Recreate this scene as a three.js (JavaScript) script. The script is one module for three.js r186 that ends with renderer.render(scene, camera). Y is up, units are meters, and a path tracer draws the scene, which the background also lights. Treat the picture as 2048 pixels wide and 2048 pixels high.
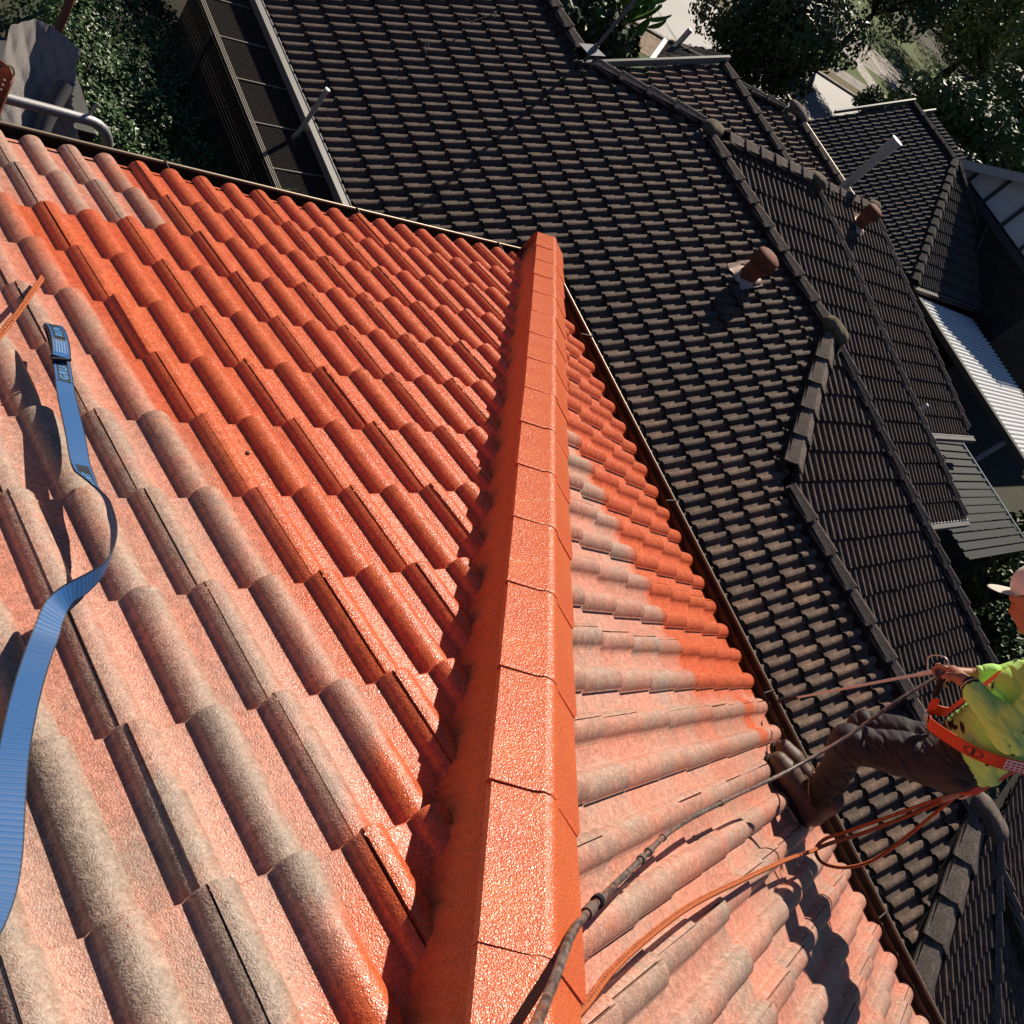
import * as THREE from 'three';
import { mergeGeometries } from 'three/addons/utils/BufferGeometryUtils.js';
import { MarchingCubes } from 'three/addons/objects/MarchingCubes.js';

// ---------- camera, sky, sun, exposure ----------
const scene = new THREE.Scene();
const camera = new THREE.PerspectiveCamera(56.44, 1, 0.05, 900);
{
  const m = new THREE.Matrix4().makeBasis(
    new THREE.Vector3(0.693333, 0.609964, 0.38371),
    new THREE.Vector3(0.032012, 0.505878, -0.862011),
    new THREE.Vector3(-0.719906, 0.609944, 0.331215));
  camera.quaternion.setFromRotationMatrix(m);
  camera.position.set(-4.5524, 2.7919, 3.3603);
}
scene.add(camera);
const renderer = new THREE.WebGLRenderer({ antialias: true });
renderer.setSize(1024, 1024);
renderer.toneMapping = THREE.LinearToneMapping;
renderer.toneMappingExposure = 1.12;
renderer.shadowMap.enabled = true;
const SUN = new THREE.Vector3(0.6247, 0.6293, -0.4623).normalize();
{ // clear deep blue winter sky, paler towards the horizon and round the sun
  const W = 512, H = 256, d = new Float32Array(W * H * 4);
  for (let j = 0; j < H; j++) for (let i = 0; i < W; i++) {
    const ph = (i + 0.5) / W * Math.PI * 2 - Math.PI, th = (j + 0.5) / H * Math.PI - Math.PI / 2, y = Math.sin(th), x = Math.cos(th) * Math.cos(ph), z = Math.cos(th) * Math.sin(ph);
    const e = Math.max(0, y), haze = Math.pow(1 - e, 5), sd = Math.max(0, x * SUN.x + y * SUN.y + z * SUN.z), glow = 0.05 * Math.pow(sd, 24) + 0.03 * Math.pow(sd, 5);
    const k = (j * W + i) * 4, g = y < 0 ? 0.35 : 1;
    d[k] = g * (0.022 + 0.14 * haze + glow); d[k + 1] = g * (0.050 + 0.15 * haze + glow); d[k + 2] = g * (0.125 + 0.13 * haze + glow * 0.9); d[k + 3] = 1;
  }
  const t = new THREE.DataTexture(d, W, H, THREE.RGBAFormat, THREE.FloatType); t.mapping = THREE.EquirectangularReflectionMapping; t.magFilter = THREE.LinearFilter; t.needsUpdate = true;
  scene.background = t; scene.environment = t;
}
const sun = new THREE.DirectionalLight(0xfff1de, 5);
sun.name = 'sun';
sun.position.copy(SUN).multiplyScalar(80);
sun.castShadow = true;
sun.shadow.mapSize.set(4096, 4096);
Object.assign(sun.shadow.camera, { left: -45, right: 45, top: 45, bottom: -45, near: 1, far: 220 });
scene.add(sun, sun.target);

// ---------- helpers ----------
const V3 = (x, y, z) => new THREE.Vector3(x, y, z);
const A3 = a => new THREE.Vector3(a[0], a[1], a[2]);
function rng(seed) { let a = seed >>> 0; return () => { a = (a + 0x6D2B79F5) >>> 0; let t = a; t = Math.imul(t ^ (t >>> 15), t | 1); t ^= t + Math.imul(t ^ (t >>> 7), t | 61); return ((t ^ (t >>> 14)) >>> 0) / 4294967296; }; }
const hash2 = (x, y) => { let h = Math.imul(x | 0, 374761393) + Math.imul(y | 0, 668265263); h = Math.imul(h ^ (h >>> 13), 1274126177); return ((h ^ (h >>> 16)) >>> 0) / 4294967296; };
const sm = t => t * t * (3 - 2 * t);
function vnoise(x, y) { const i = Math.floor(x), j = Math.floor(y), f = sm(x - i), g = sm(y - j); const a = hash2(i, j), b = hash2(i + 1, j), c = hash2(i, j + 1), d = hash2(i + 1, j + 1); return a + (b - a) * f + (c - a) * g + (a - b - c + d) * f * g; }
function fbm(x, y, o = 4) { let s = 0, a = 0.5, n = 0; for (let k = 0; k < o; k++) { s += a * vnoise(x, y); n += a; x = x * 2.03 + 17.1; y = y * 2.03 + 5.7; a *= 0.5; } return s / n; }
const clamp = (x, a = 0, b = 1) => Math.min(b, Math.max(a, x));
const ss = (a, b, x) => sm(clamp((x - a) / (b - a)));
const lerp = (a, b, t) => a + (b - a) * t;
const toS = v => { v = clamp(v); return Math.round(255 * (v <= 0.0031308 ? v * 12.92 : 1.055 * Math.pow(v, 1 / 2.4) - 0.055)); };

const taken = new Map();
function numbered(n) { const k = taken.get(n) || 0; taken.set(n, k + 1); return k ? `${n}_${String(k).padStart(3, '0')}` : n; }
function tag(o, label, category, group) { o.userData.label = label; o.userData.category = category; if (group) o.userData.group = group; return o; }
function thing(name, label, category, base = [0, 0, 0], group) {
  const o = new THREE.Group(); o.name = numbered(name); o.position.set(...base);
  scene.add(o); return tag(o, label, category, group);
}
function mesh(name, geo, mat, parent) {
  const m = new THREE.Mesh(geo, mat); m.name = parent ? name : numbered(name); m.castShadow = m.receiveShadow = true;
  (parent || scene).add(m); return m;
}
// a mesh whose geometry is given in world coordinates, added below a parent standing at its own base
function wmesh(name, geo, mat, parent) {
  const m = mesh(name, geo, mat, parent);
  const p = worldOf(parent); m.position.copy(p).negate(); return m;
}
function worldOf(o) { const p = V3(0, 0, 0); while (o && o !== scene) { p.add(o.position); o = o.parent; } return p; }
function part(name, parent) { const g = new THREE.Group(); g.name = name; parent.add(g); g.position.copy(worldOf(parent)).negate(); return g; }
function structure(name, geo, mat) { const m = mesh(name, geo, mat); m.userData.kind = 'structure'; return m; }

class GB { // triangle soup builder
  constructor() { this.p = []; this.n = []; this.t = []; this.c = []; }
  tri(a, b, c, ua = [0, 0], ub = [1, 0], uc = [1, 1], na, nb, nc) {
    if (!na) { const n = b.clone().sub(a).cross(c.clone().sub(a)).normalize(); na = nb = nc = n; }
    for (const [v, n, u] of [[a, na, ua], [b, nb, ub], [c, nc, uc]]) { this.p.push(v.x, v.y, v.z); this.n.push(n.x, n.y, n.z); this.t.push(u[0], u[1]); }
  }
  quad(a, b, c, d, s = 1) {
    const w = a.distanceTo(b) * s, h = b.distanceTo(c) * s;
    this.tri(a, b, c, [0, 0], [w, 0], [w, h]); this.tri(a, c, d, [0, 0], [w, h], [0, h]);
  }
  box(x0, x1, y0, y1, z0, z1) { this.obox(V3(x0, y0, z0), V3(x1 - x0, 0, 0), V3(0, y1 - y0, 0), V3(0, 0, z1 - z0)); }
  obox(o, a, b, c) {
    const P = (i, j, k) => o.clone().addScaledVector(a, i).addScaledVector(b, j).addScaledVector(c, k);
    if (a.clone().cross(b).dot(c) < 0) { const t = a; a = b; b = t; }
    const q = (...v) => this.quad(...v);
    q(P(0, 0, 1), P(1, 0, 1), P(1, 1, 1), P(0, 1, 1)); q(P(1, 0, 0), P(0, 0, 0), P(0, 1, 0), P(1, 1, 0));
    q(P(1, 0, 1), P(1, 0, 0), P(1, 1, 0), P(1, 1, 1)); q(P(0, 0, 0), P(0, 0, 1), P(0, 1, 1), P(0, 1, 0));
    q(P(0, 1, 1), P(1, 1, 1), P(1, 1, 0), P(0, 1, 0)); q(P(0, 0, 0), P(1, 0, 0), P(1, 0, 1), P(0, 0, 1));
  }
  beam(a, b, w, h, up = V3(0, 1, 0)) { // box from a to b, w across, h along up
    const d = b.clone().sub(a), s = d.clone().cross(up).normalize(), u = s.clone().cross(d).normalize();
    this.obox(a.clone().addScaledVector(s, -w / 2).addScaledVector(u, -h / 2), d, u.multiplyScalar(h), s.multiplyScalar(w));
  }
  geo() {
    const g = new THREE.BufferGeometry();
    g.setAttribute('position', new THREE.Float32BufferAttribute(this.p, 3));
    g.setAttribute('normal', new THREE.Float32BufferAttribute(this.n, 3));
    g.setAttribute('uv', new THREE.Float32BufferAttribute(this.t, 2));
    if (this.c.length) g.setAttribute('color', new THREE.Float32BufferAttribute(this.c, 3));
    return g;
  }
}
function tube(pts, r, seg = 60, rad = 8, closed = false, tension = 0.5) {
  const c = new THREE.CatmullRomCurve3(pts.map(p => p.isVector3 ? p : A3(p)), closed, 'centripetal', tension);
  return new THREE.TubeGeometry(c, seg, r, rad, closed);
}
function cyl(a, b, r0, r1 = r0, seg = 12) {
  const d = b.clone().sub(a), g = new THREE.CylinderGeometry(r1, r0, d.length(), seg);
  g.applyQuaternion(new THREE.Quaternion().setFromUnitVectors(V3(0, 1, 0), d.clone().normalize()));
  g.translate(...a.clone().add(b).multiplyScalar(0.5).toArray()); return g;
}
function dataTex(w, h, fn, srgb = false, repeat = 0) {
  const d = new Uint8Array(w * h * 4);
  for (let j = 0; j < h; j++) for (let i = 0; i < w; i++) { const c = fn(i, j), k = (j * w + i) * 4; if (typeof c === 'number') { d[k] = d[k + 1] = d[k + 2] = Math.round(255 * clamp(c)); } else { d[k] = c[0]; d[k + 1] = c[1]; d[k + 2] = c[2]; } d[k + 3] = 255; }
  const t = new THREE.DataTexture(d, w, h, THREE.RGBAFormat);
  t.magFilter = THREE.LinearFilter; t.minFilter = THREE.LinearMipmapLinearFilter; t.generateMipmaps = true;
  t.wrapS = t.wrapT = THREE.RepeatWrapping; if (srgb) t.colorSpace = THREE.SRGBColorSpace;
  if (repeat) t.repeat.set(repeat, repeat);
  t.needsUpdate = true; return t;
}
const rgb = (r, g, b) => new THREE.Color().setRGB(r, g, b);
const mat = (r, g, b, rough = 0.8, extra = {}) => new THREE.MeshStandardMaterial({ color: rgb(r, g, b), roughness: rough, ...extra });

// tileable noise helper for small repeating textures
function tnoise(x, y, per) { const i = Math.floor(x), j = Math.floor(y), f = sm(x - i), g = sm(y - j); const w = v => ((v % per) + per) % per; const a = hash2(w(i), w(j)), b = hash2(w(i + 1), w(j)), c = hash2(w(i), w(j + 1)), d = hash2(w(i + 1), w(j + 1)); return a + (b - a) * f + (c - a) * g + (a - b - c + d) * f * g; }
const grainField = (() => { const N = 512, a = new Float32Array(N * N); for (let j = 0; j < N; j++) for (let i = 0; i < N; i++) { const x = i / N, y = j / N; a[j * N + i] = 0.62 * tnoise(x * 256, y * 256, 256) + 0.34 * tnoise(x * 150, y * 150 + 9, 150) + 0.04 * tnoise(x * 32 + 3, y * 32, 32); } return a; })();
const grainBump = dataTex(512, 512, (i, j) => grainField[j * 512 + i]);
const concreteMap = dataTex(512, 512, (i, j) => { const x = i / 512, y = j / 512; const n = 0.62 + 0.5 * (grainField[j * 512 + i] - 0.5) + 0.22 * (tnoise(x * 10, y * 10, 10) - 0.5) + 0.16 * (tnoise(x * 40, y * 40, 40) - 0.5); const s = hash2(i >> 1, j >> 1) > 0.993 ? 0.35 : 0; const v = clamp(n + s); return [Math.round(255 * clamp(v * 1.03)), Math.round(255 * v), Math.round(255 * clamp(v * 0.98))]; }, true);

// ---------- materials ----------
const M = {
  black: mat(0.012, 0.012, 0.014, 0.9),
  sarking: mat(0.05, 0.047, 0.045, 0.9),
  gutterBrown: mat(0.035, 0.022, 0.018, 0.55),
  lip: mat(0.30, 0.24, 0.17, 0.4, { metalness: 0.3 }),
  fascia: mat(0.06, 0.045, 0.04, 0.7),
  brick: mat(0.16, 0.09, 0.065, 0.9, { map: concreteMap }),
  steel: mat(0.5, 0.5, 0.5, 0.4, { metalness: 0.85 }),
  galv: mat(0.42, 0.42, 0.42, 0.5, { metalness: 0.6, bumpMap: grainBump, bumpScale: 0.0004 }),
  white: mat(0.78, 0.79, 0.78, 0.5),
  lead: mat(0.20, 0.21, 0.23, 0.6, { metalness: 0.3 }),
};
const darkTones = [[0.11, 0.096, 0.09], [0.128, 0.108, 0.098], [0.142, 0.116, 0.104], [0.155, 0.122, 0.105], [0.162, 0.134, 0.12], [0.175, 0.132, 0.112], [0.19, 0.155, 0.134], [0.205, 0.155, 0.128]];
const darkTile = darkTones.map(c => mat(c[0] * 2.35, c[1] * 2.0, c[2] * 1.72, 0.88, { map: concreteMap, bumpMap: grainBump, bumpScale: 0.0016 }));
const lichenTile = [mat(0.44, 0.36, 0.18, 0.92, { map: concreteMap, bumpMap: grainBump, bumpScale: 0.002 }), mat(0.38, 0.32, 0.19, 0.92, { map: concreteMap, bumpMap: grainBump, bumpScale: 0.002 })];
const farTile = [[0.066, 0.063, 0.061], [0.072, 0.068, 0.065], [0.058, 0.056, 0.056]].map(c => mat(c[0] * 2.2, c[1] * 2.2, c[2] * 2.2, 0.9, { map: concreteMap }));
const capMat = [mat(0.46, 0.385, 0.34, 0.9, { map: concreteMap, bumpMap: grainBump, bumpScale: 0.002 }), mat(0.41, 0.35, 0.31, 0.9, { map: concreteMap, bumpMap: grainBump, bumpScale: 0.002 })];
const capLichen = mat(0.40, 0.36, 0.24, 0.95, { map: concreteMap, bumpMap: grainBump, bumpScale: 0.003 });
const mortarDark = mat(0.05, 0.042, 0.04, 0.95, { map: concreteMap });

// ---------- roof tiles ----------
// local frame: u along the eave (joint at 0 and 0.3), v up the slope (nose at 0), w out of the roof
const CRESTS = [-0.018, 0.132, 0.282], PROF = [[0.047, 0.036, 0.028], [0.049, 0.046, 0.034]], BH = PROF[0][1]; // half width, height and nose step of the rolls
function tileH(u, pf = 0) { const [HW, BH] = PROF[pf]; let h = 0; for (const c of CRESTS) { const d = Math.abs(u - c); if (d < HW) { const r = (HW * HW + BH * BH) / (2 * BH); h = Math.max(h, Math.sqrt(r * r - d * d) - (r - BH)); } } return h; }
function tileSoup(g, lod) { const pf = lod === 0 ? 0 : 1, [HW, , T] = PROF[pf]; // returns soup with positions (u,v,w), normals, uv = (u,v)
  const us = [];
  const arc = (c, d0, d1, n) => { for (let k = 0; k <= n; k++) { const t = k / n; us.push(c + d0 + (d1 - d0) * t); } };
  const nn = lod === 0 ? 12 : lod === 1 ? 6 : 4, n2 = lod === 0 ? 6 : lod === 1 ? 4 : 3;
  arc(CRESTS[0], lod === 0 ? 0.0202 : 0.022, HW, Math.max(2, n2 - 2));
  arc(CRESTS[1], -HW, HW, nn);
  arc(CRESTS[2], -HW, 0.0172, n2);
  const hs = us.map((u, i) => tileH(u, pf) - (u < 0.03 ? 0.0015 : 0));
  const L = g + 0.03, th = 0.022;
  const wt = v => T * (1 - v / g);
  const b = new GB();
  const nrm = i => { const a = Math.max(0, i - 1), c = Math.min(us.length - 1, i + 1); let du = us[c] - us[a], dh = hs[c] - hs[a];
    if (hs[i] < 1e-5) { if (Math.abs(hs[a]) > 1e-5) { return V3(0.15, T / g, 1).normalize(); } if (Math.abs(hs[c]) > 1e-5) return V3(-0.15, T / g, 1).normalize(); }
    return V3(-dh, du * T / g, du).normalize(); };
  const ns = us.map((_, i) => nrm(i));
  const vs = lod === 0 ? [[0, -0.006, 0.75], [0.0025, -0.002, 0.35], [0.008, 0, 0], [g * 0.5, 0, 0], [L, 0, 0]] : [[0, -0.003, 0.5], [0.006, 0, 0], [L, 0, 0]];
  const at = (i, k) => V3(us[i], vs[k][0], hs[i] + wt(vs[k][0]) + vs[k][1]);
  const nt = (i, k) => ns[i].clone().addScaledVector(V3(0, -1, 0), vs[k][2] * 1.2).normalize();
  for (let k = 0; k < vs.length - 1; k++) for (let i = 0; i < us.length - 1; i++) {
    const A = at(i, k), B = at(i + 1, k), C = at(i + 1, k + 1), D = at(i, k + 1);
    const u = q => [q.x, q.y];
    b.tri(A, B, C, u(A), u(B), u(C), nt(i, k), nt(i + 1, k), nt(i + 1, k + 1));
    b.tri(A, C, D, u(A), u(C), u(D), nt(i, k), nt(i + 1, k + 1), nt(i, k + 1));
  }
  const F = V3(0, -1, -0.1).normalize();
  for (let i = 0; i < us.length - 1; i++) { // nose face
    const A = at(i, 0), B = at(i + 1, 0), C = A.clone(), D = B.clone(); C.z -= th - 0.006; D.z -= th - 0.006; C.y += 0.004; D.y += 0.004;
    const u = q => [q.x, q.z];
    b.tri(C, D, B, u(C), u(D), u(B), F, F, F); b.tri(C, B, A, u(C), u(B), u(A), F, F, F);
  }
  const side = (u, h, s) => { const A = V3(u, 0, h + wt(0) - 0.004), B = V3(u, L, h + wt(L)), C = V3(u, L, h + wt(L) - 0.014), D = V3(u, 0, h + wt(0) - 0.018); if (s > 0) b.quad(D, C, B, A); else b.quad(A, B, C, D); };
  side(us[us.length - 1], hs[us.length - 1], 1); side(us[0], hs[0], -1);
  const h0 = hs[0]; b.quad(V3(-0.02, 0.01, h0 + wt(0) - 0.014), V3(us[0], 0.01, h0 + wt(0) - 0.014), V3(us[0], L, h0 - 0.014), V3(-0.02, L, h0 - 0.014));
  return b;
}
const soupCache = {};
function soup(g, lod) { const k = g.toFixed(4) + '_' + lod; return soupCache[k] || (soupCache[k] = tileSoup(g, lod)); }
// clip a soup (already in world space) to a*x + b*z <= c half-spaces
function clipSoup(b, cons) {
  let cur = b;
  for (const [ca, cb, cc] of cons) {
    const o = new GB(), d = (k) => ca * cur.p[k * 3] + cb * cur.p[k * 3 + 2] - cc;
    const nT = cur.p.length / 9;
    const get = k => ({ p: cur.p.slice(k * 3, k * 3 + 3), n: cur.n.slice(k * 3, k * 3 + 3), t: cur.t.slice(k * 2, k * 2 + 2) });
    const mix = (A, B, t) => ({ p: A.p.map((v, i) => v + (B.p[i] - v) * t), n: A.n.map((v, i) => v + (B.n[i] - v) * t), t: A.t.map((v, i) => v + (B.t[i] - v) * t) });
    const push = v => { o.p.push(...v.p); o.n.push(...v.n); o.t.push(...v.t); };
    for (let t = 0; t < nT; t++) {
      const ds = [d(t * 3), d(t * 3 + 1), d(t * 3 + 2)];
      const vs = [get(t * 3), get(t * 3 + 1), get(t * 3 + 2)];
      if (ds.every(q => q <= 0)) { vs.forEach(push); continue; }
      if (ds.every(q => q > 0)) continue;
      const poly = [];
      for (let i = 0; i < 3; i++) { const j = (i + 1) % 3; if (ds[i] <= 0) poly.push(vs[i]); if ((ds[i] <= 0) !== (ds[j] <= 0)) poly.push(mix(vs[i], vs[j], ds[i] / (ds[i] - ds[j]))); }
      for (let i = 1; i < poly.length - 1; i++) { push(poly[0]); push(poly[i]); push(poly[i + 1]); }
    }
    cur = o;
  }
  return cur;
}
// a roof face: P a point of the tile-top plane on the nose line, frame U (along eave), V (up slope), N
function frame(facing, pitch) {
  const c = Math.cos(pitch), s = Math.sin(pitch);
  const V = { '-X': V3(c, s, 0), '+X': V3(-c, s, 0), '-Z': V3(0, s, c), '+Z': V3(0, s, -c) }[facing];
  const N = { '-X': V3(-s, c, 0), '+X': V3(s, c, 0), '-Z': V3(0, c, -s), '+Z': V3(0, c, s) }[facing];
  return { U: V.clone().cross(N), V, N };
}
function eachTile(face, cb) { // face: {P,U,V,N,g,u0,u1,v0,v1,joint,cons(x,z)}
  const W = 0.3, O = A3(face.P).addScaledVector(face.N, -0.06);
  const k0 = Math.floor((face.u0 - face.joint) / W), k1 = Math.ceil((face.u1 - face.joint) / W);
  const rows = Math.ceil((face.v1 - face.v0) / face.g);
  for (let r = 0; r < rows; r++) for (let k = k0; k < k1; k++) {
    const u = face.joint + k * W, v = face.v0 + r * face.g;
    const P = O.clone().addScaledVector(face.U, u).addScaledVector(face.V, v);
    const C = P.clone().addScaledVector(face.U, 0.15).addScaledVector(face.V, face.g / 2);
    const cons = face.cons ? face.cons(C.x, C.z) : [];
    if (!cons) continue;
    let cut = false, out = false;
    for (const [a, b, c] of cons) { let mx = -1e9, mn = 1e9; for (const [i, j] of [[-0.02, 0], [0.3, 0], [-0.02, face.g + 0.03], [0.3, face.g + 0.03]]) { const q = P.clone().addScaledVector(face.U, i).addScaledVector(face.V, j); const d = a * q.x + b * q.z - c; mx = Math.max(mx, d); mn = Math.min(mn, d); } if (mn > -0.03) out = true; if (mx > 0) cut = true; }
    if (out) continue;
    cb({ P, C, u, v, r, k, cut, cons });
  }
}
function xformSoup(s, P, f, jit) {
  const m = new THREE.Matrix4().makeBasis(f.U, f.V, f.N).setPosition(P); if (jit) m.multiply(jit);
  const o = new GB(), v = V3(0, 0, 0);
  for (let i = 0; i < s.p.length; i += 3) { v.set(s.p[i], s.p[i + 1], s.p[i + 2]).applyMatrix4(m); o.p.push(v.x, v.y, v.z); }
  for (let i = 0; i < s.n.length; i += 3) { v.set(s.n[i], s.n[i + 1], s.n[i + 2]).transformDirection(m); o.n.push(v.x, v.y, v.z); }
  o.t = s.t.slice(); return o;
}
const sharedTile = {};
function tileGeo(g, lod) { const k = g.toFixed(4) + '_' + lod; return sharedTile[k] || (sharedTile[k] = soup(g, lod).geo()); }
const CAMP = camera.position;
// lays the dark concrete tiles of one house: the 300 that show largest are parts, the rest one part of stuff
function layTiles(faces, mats, maxParts, rnd) {
  const all = [];
  for (const f of faces) eachTile(f, t => all.push({ ...t, f, d: t.C.distanceTo(CAMP) * (f.hid ? 3 : 1) }));
  all.sort((a, b) => a.d - b.d);
  const rest = new Map();
  all.forEach((t, i) => {
    const f = t.f, jit = new THREE.Matrix4().makeRotationZ((rnd() - 0.5) * 0.016).setPosition((rnd() - 0.5) * 0.006, (rnd() - 0.5) * 0.014 - (rnd() < 0.03 ? 0.018 : 0), (rnd() - 0.5) * 0.006);
    const drift = fbm(t.C.x * 0.55 + 3, t.C.z * 0.55 + 8, 3) * 1.5 - 0.25; // batches of tiles weather differently
    const pick = f.pick ? f.pick(t, rnd) : null, m = pick || mats[Math.floor(clamp(drift * 0.6 + rnd() * 0.75 - 0.17, 0, 0.999) * mats.length)];
    const asPart = i < maxParts;
    if (asPart && !t.cut) {
      const o = mesh('tile', tileGeo(f.g, f.lod), m, f.parent);
      o.matrix.makeBasis(f.U, f.V, f.N).setPosition(t.P).multiply(jit); o.matrix.decompose(o.position, o.quaternion, o.scale);
    } else {
      let s = xformSoup(soup(f.g, f.lod), t.P, f, jit); if (t.cut) s = clipSoup(s, t.cons);
      if (!s.p.length) return;
      if (asPart) mesh('tile', s.geo(), m, f.parent);
      else { const k = f.parent.uuid; if (!rest.has(k)) rest.set(k, { parent: f.parent, g: [] }); rest.get(k).g.push(s.geo()); }
    }
  });
  for (const { parent, g } of rest.values()) { const o = mesh('tile_field', mergeGeometries(g), mats[0], parent); o.userData.kind = 'stuff'; }
}
// ridge or hip capping: angled caps laid along a line; wide end at t=1 of each piece
function capGeo(len, hw0, hw1, drop, thick, round = 0.02, stepY = 0.014) {
  // local: z along the line 0..len, x across, y up (apex at y=0)
  const sec = (hw, y) => { const p = []; p.push([-hw, y - drop - thick * 0.9]); p.push([-hw, y - drop]); p.push([-round * 1.6, y - drop * (round * 1.6 / hw) - 0.002]); for (let k = -1; k <= 1; k++) p.push([k * round * 0.8, y - Math.abs(k) * drop * round * 0.45 / hw]); p.push([round * 1.6, y - drop * (round * 1.6 / hw) - 0.002]); p.push([hw, y - drop]); p.push([hw, y - drop - thick * 0.9]); return p; };
  const A = sec(hw0, -stepY), B = sec(hw1, 0), b = new GB();
  const rings = [[A, 0], [B, len - 0.006], [B.map(([x, y]) => [x * 0.985, y - 0.004]), len]];
  const bev = rings.map(([s, z]) => s.map(([x, y]) => V3(x, y, z)));
  const fn = (s, i) => { const a = s[Math.max(0, i - 1)], c = s[Math.min(s.length - 1, i + 1)]; return V3(-(c[1] - a[1]), c[0] - a[0], 0).normalize(); };
  for (let k = 0; k < rings.length - 1; k++) for (let i = 0; i < A.length - 1; i++) {
    const P = bev[k][i], Q = bev[k][i + 1], R = bev[k + 1][i + 1], S = bev[k + 1][i];
    const uv = q => [q.x + q.y * 0.3, q.z];
    const hard = i === 0 || i === A.length - 2 || i === 1 && false;
    if (hard) { b.tri(P, R, Q, uv(P), uv(R), uv(Q)); b.tri(P, S, R, uv(P), uv(S), uv(R)); }
    else { const n1 = fn(rings[k][0], i), n2 = fn(rings[k][0], i + 1); if (i === 1) n1.copy(V3(-drop, hw1, 0).normalize()); if (i === A.length - 3) n2.copy(V3(drop, hw1, 0).normalize()); b.tri(P, R, Q, uv(P), uv(R), uv(Q), n1, n2, n2); b.tri(P, S, R, uv(P), uv(S), uv(R), n1, n1, n2); }
  }
  for (const [s, z, fl] of [[B.map(([x, y]) => [x * 0.985, y - 0.004]), len, 1], [A, 0, -1]]) for (let i = 1; i < s.length - 2; i++) { // end faces
    const P = V3(s[i][0], s[i][1], z), Q = V3(s[i + 1][0], s[i + 1][1], z), R = Q.clone(), S = P.clone(); R.y -= thick; S.y -= thick;
    if (fl > 0) b.quad(S, R, Q, P); else b.quad(P, Q, R, S);
  }
  return b.geo();
}
function layCaps(parent, from, to, o, name = 'ridge_cap') { // o: {step, hw, drop, thick, mats, rise}
  const a = A3(from), d = A3(to).sub(a), L = d.length(); d.normalize();
  const n = Math.max(1, Math.round(L / o.step)), st = L / n;
  const side = d.clone().cross(V3(0, 1, 0)).normalize(), up = side.clone().cross(d).normalize();
  const key = `cap${st.toFixed(3)}_${o.hw}_${o.drop}_${o.stepY}`; const g = sharedTile[key] || (sharedTile[key] = capGeo(st + 0.05, o.hw * (o.taper || 0.93), o.hw, o.drop, o.thick, 0.02, o.stepY || 0.014));
  for (let k = 0; k < n; k++) {
    const m = mesh(name, g, o.mats[Math.floor(o.rnd() * o.mats.length)], parent);
    const mtx = new THREE.Matrix4().makeBasis(side.clone().negate(), up, d).setPosition(a.clone().addScaledVector(d, k * st - 0.025));
    mtx.multiply(new THREE.Matrix4().makeRotationY((o.rnd() - 0.5) * 0.02)); mtx.decompose(m.position, m.quaternion, m.scale);
  }
  if (o.bed) { // mortar bedding under the caps
    const b = new GB(), w = o.hw * 0.86, h = o.bed;
    const p = (s, y, t) => a.clone().addScaledVector(d, t * L).addScaledVector(side, s * w).addScaledVector(up, y);
    for (const s of [-1, 1]) { const q = [p(s, -o.drop * 0.9, 0), p(s, -o.drop * 0.9, 1), p(s * 1.12, -h, 1), p(s * 1.12, -h, 0)]; s > 0 ? b.quad(...q) : b.quad(...q.reverse()); }
    mesh('mortar_bed', b.geo(), o.bedMat || mortarDark, parent);
  }
}

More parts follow.
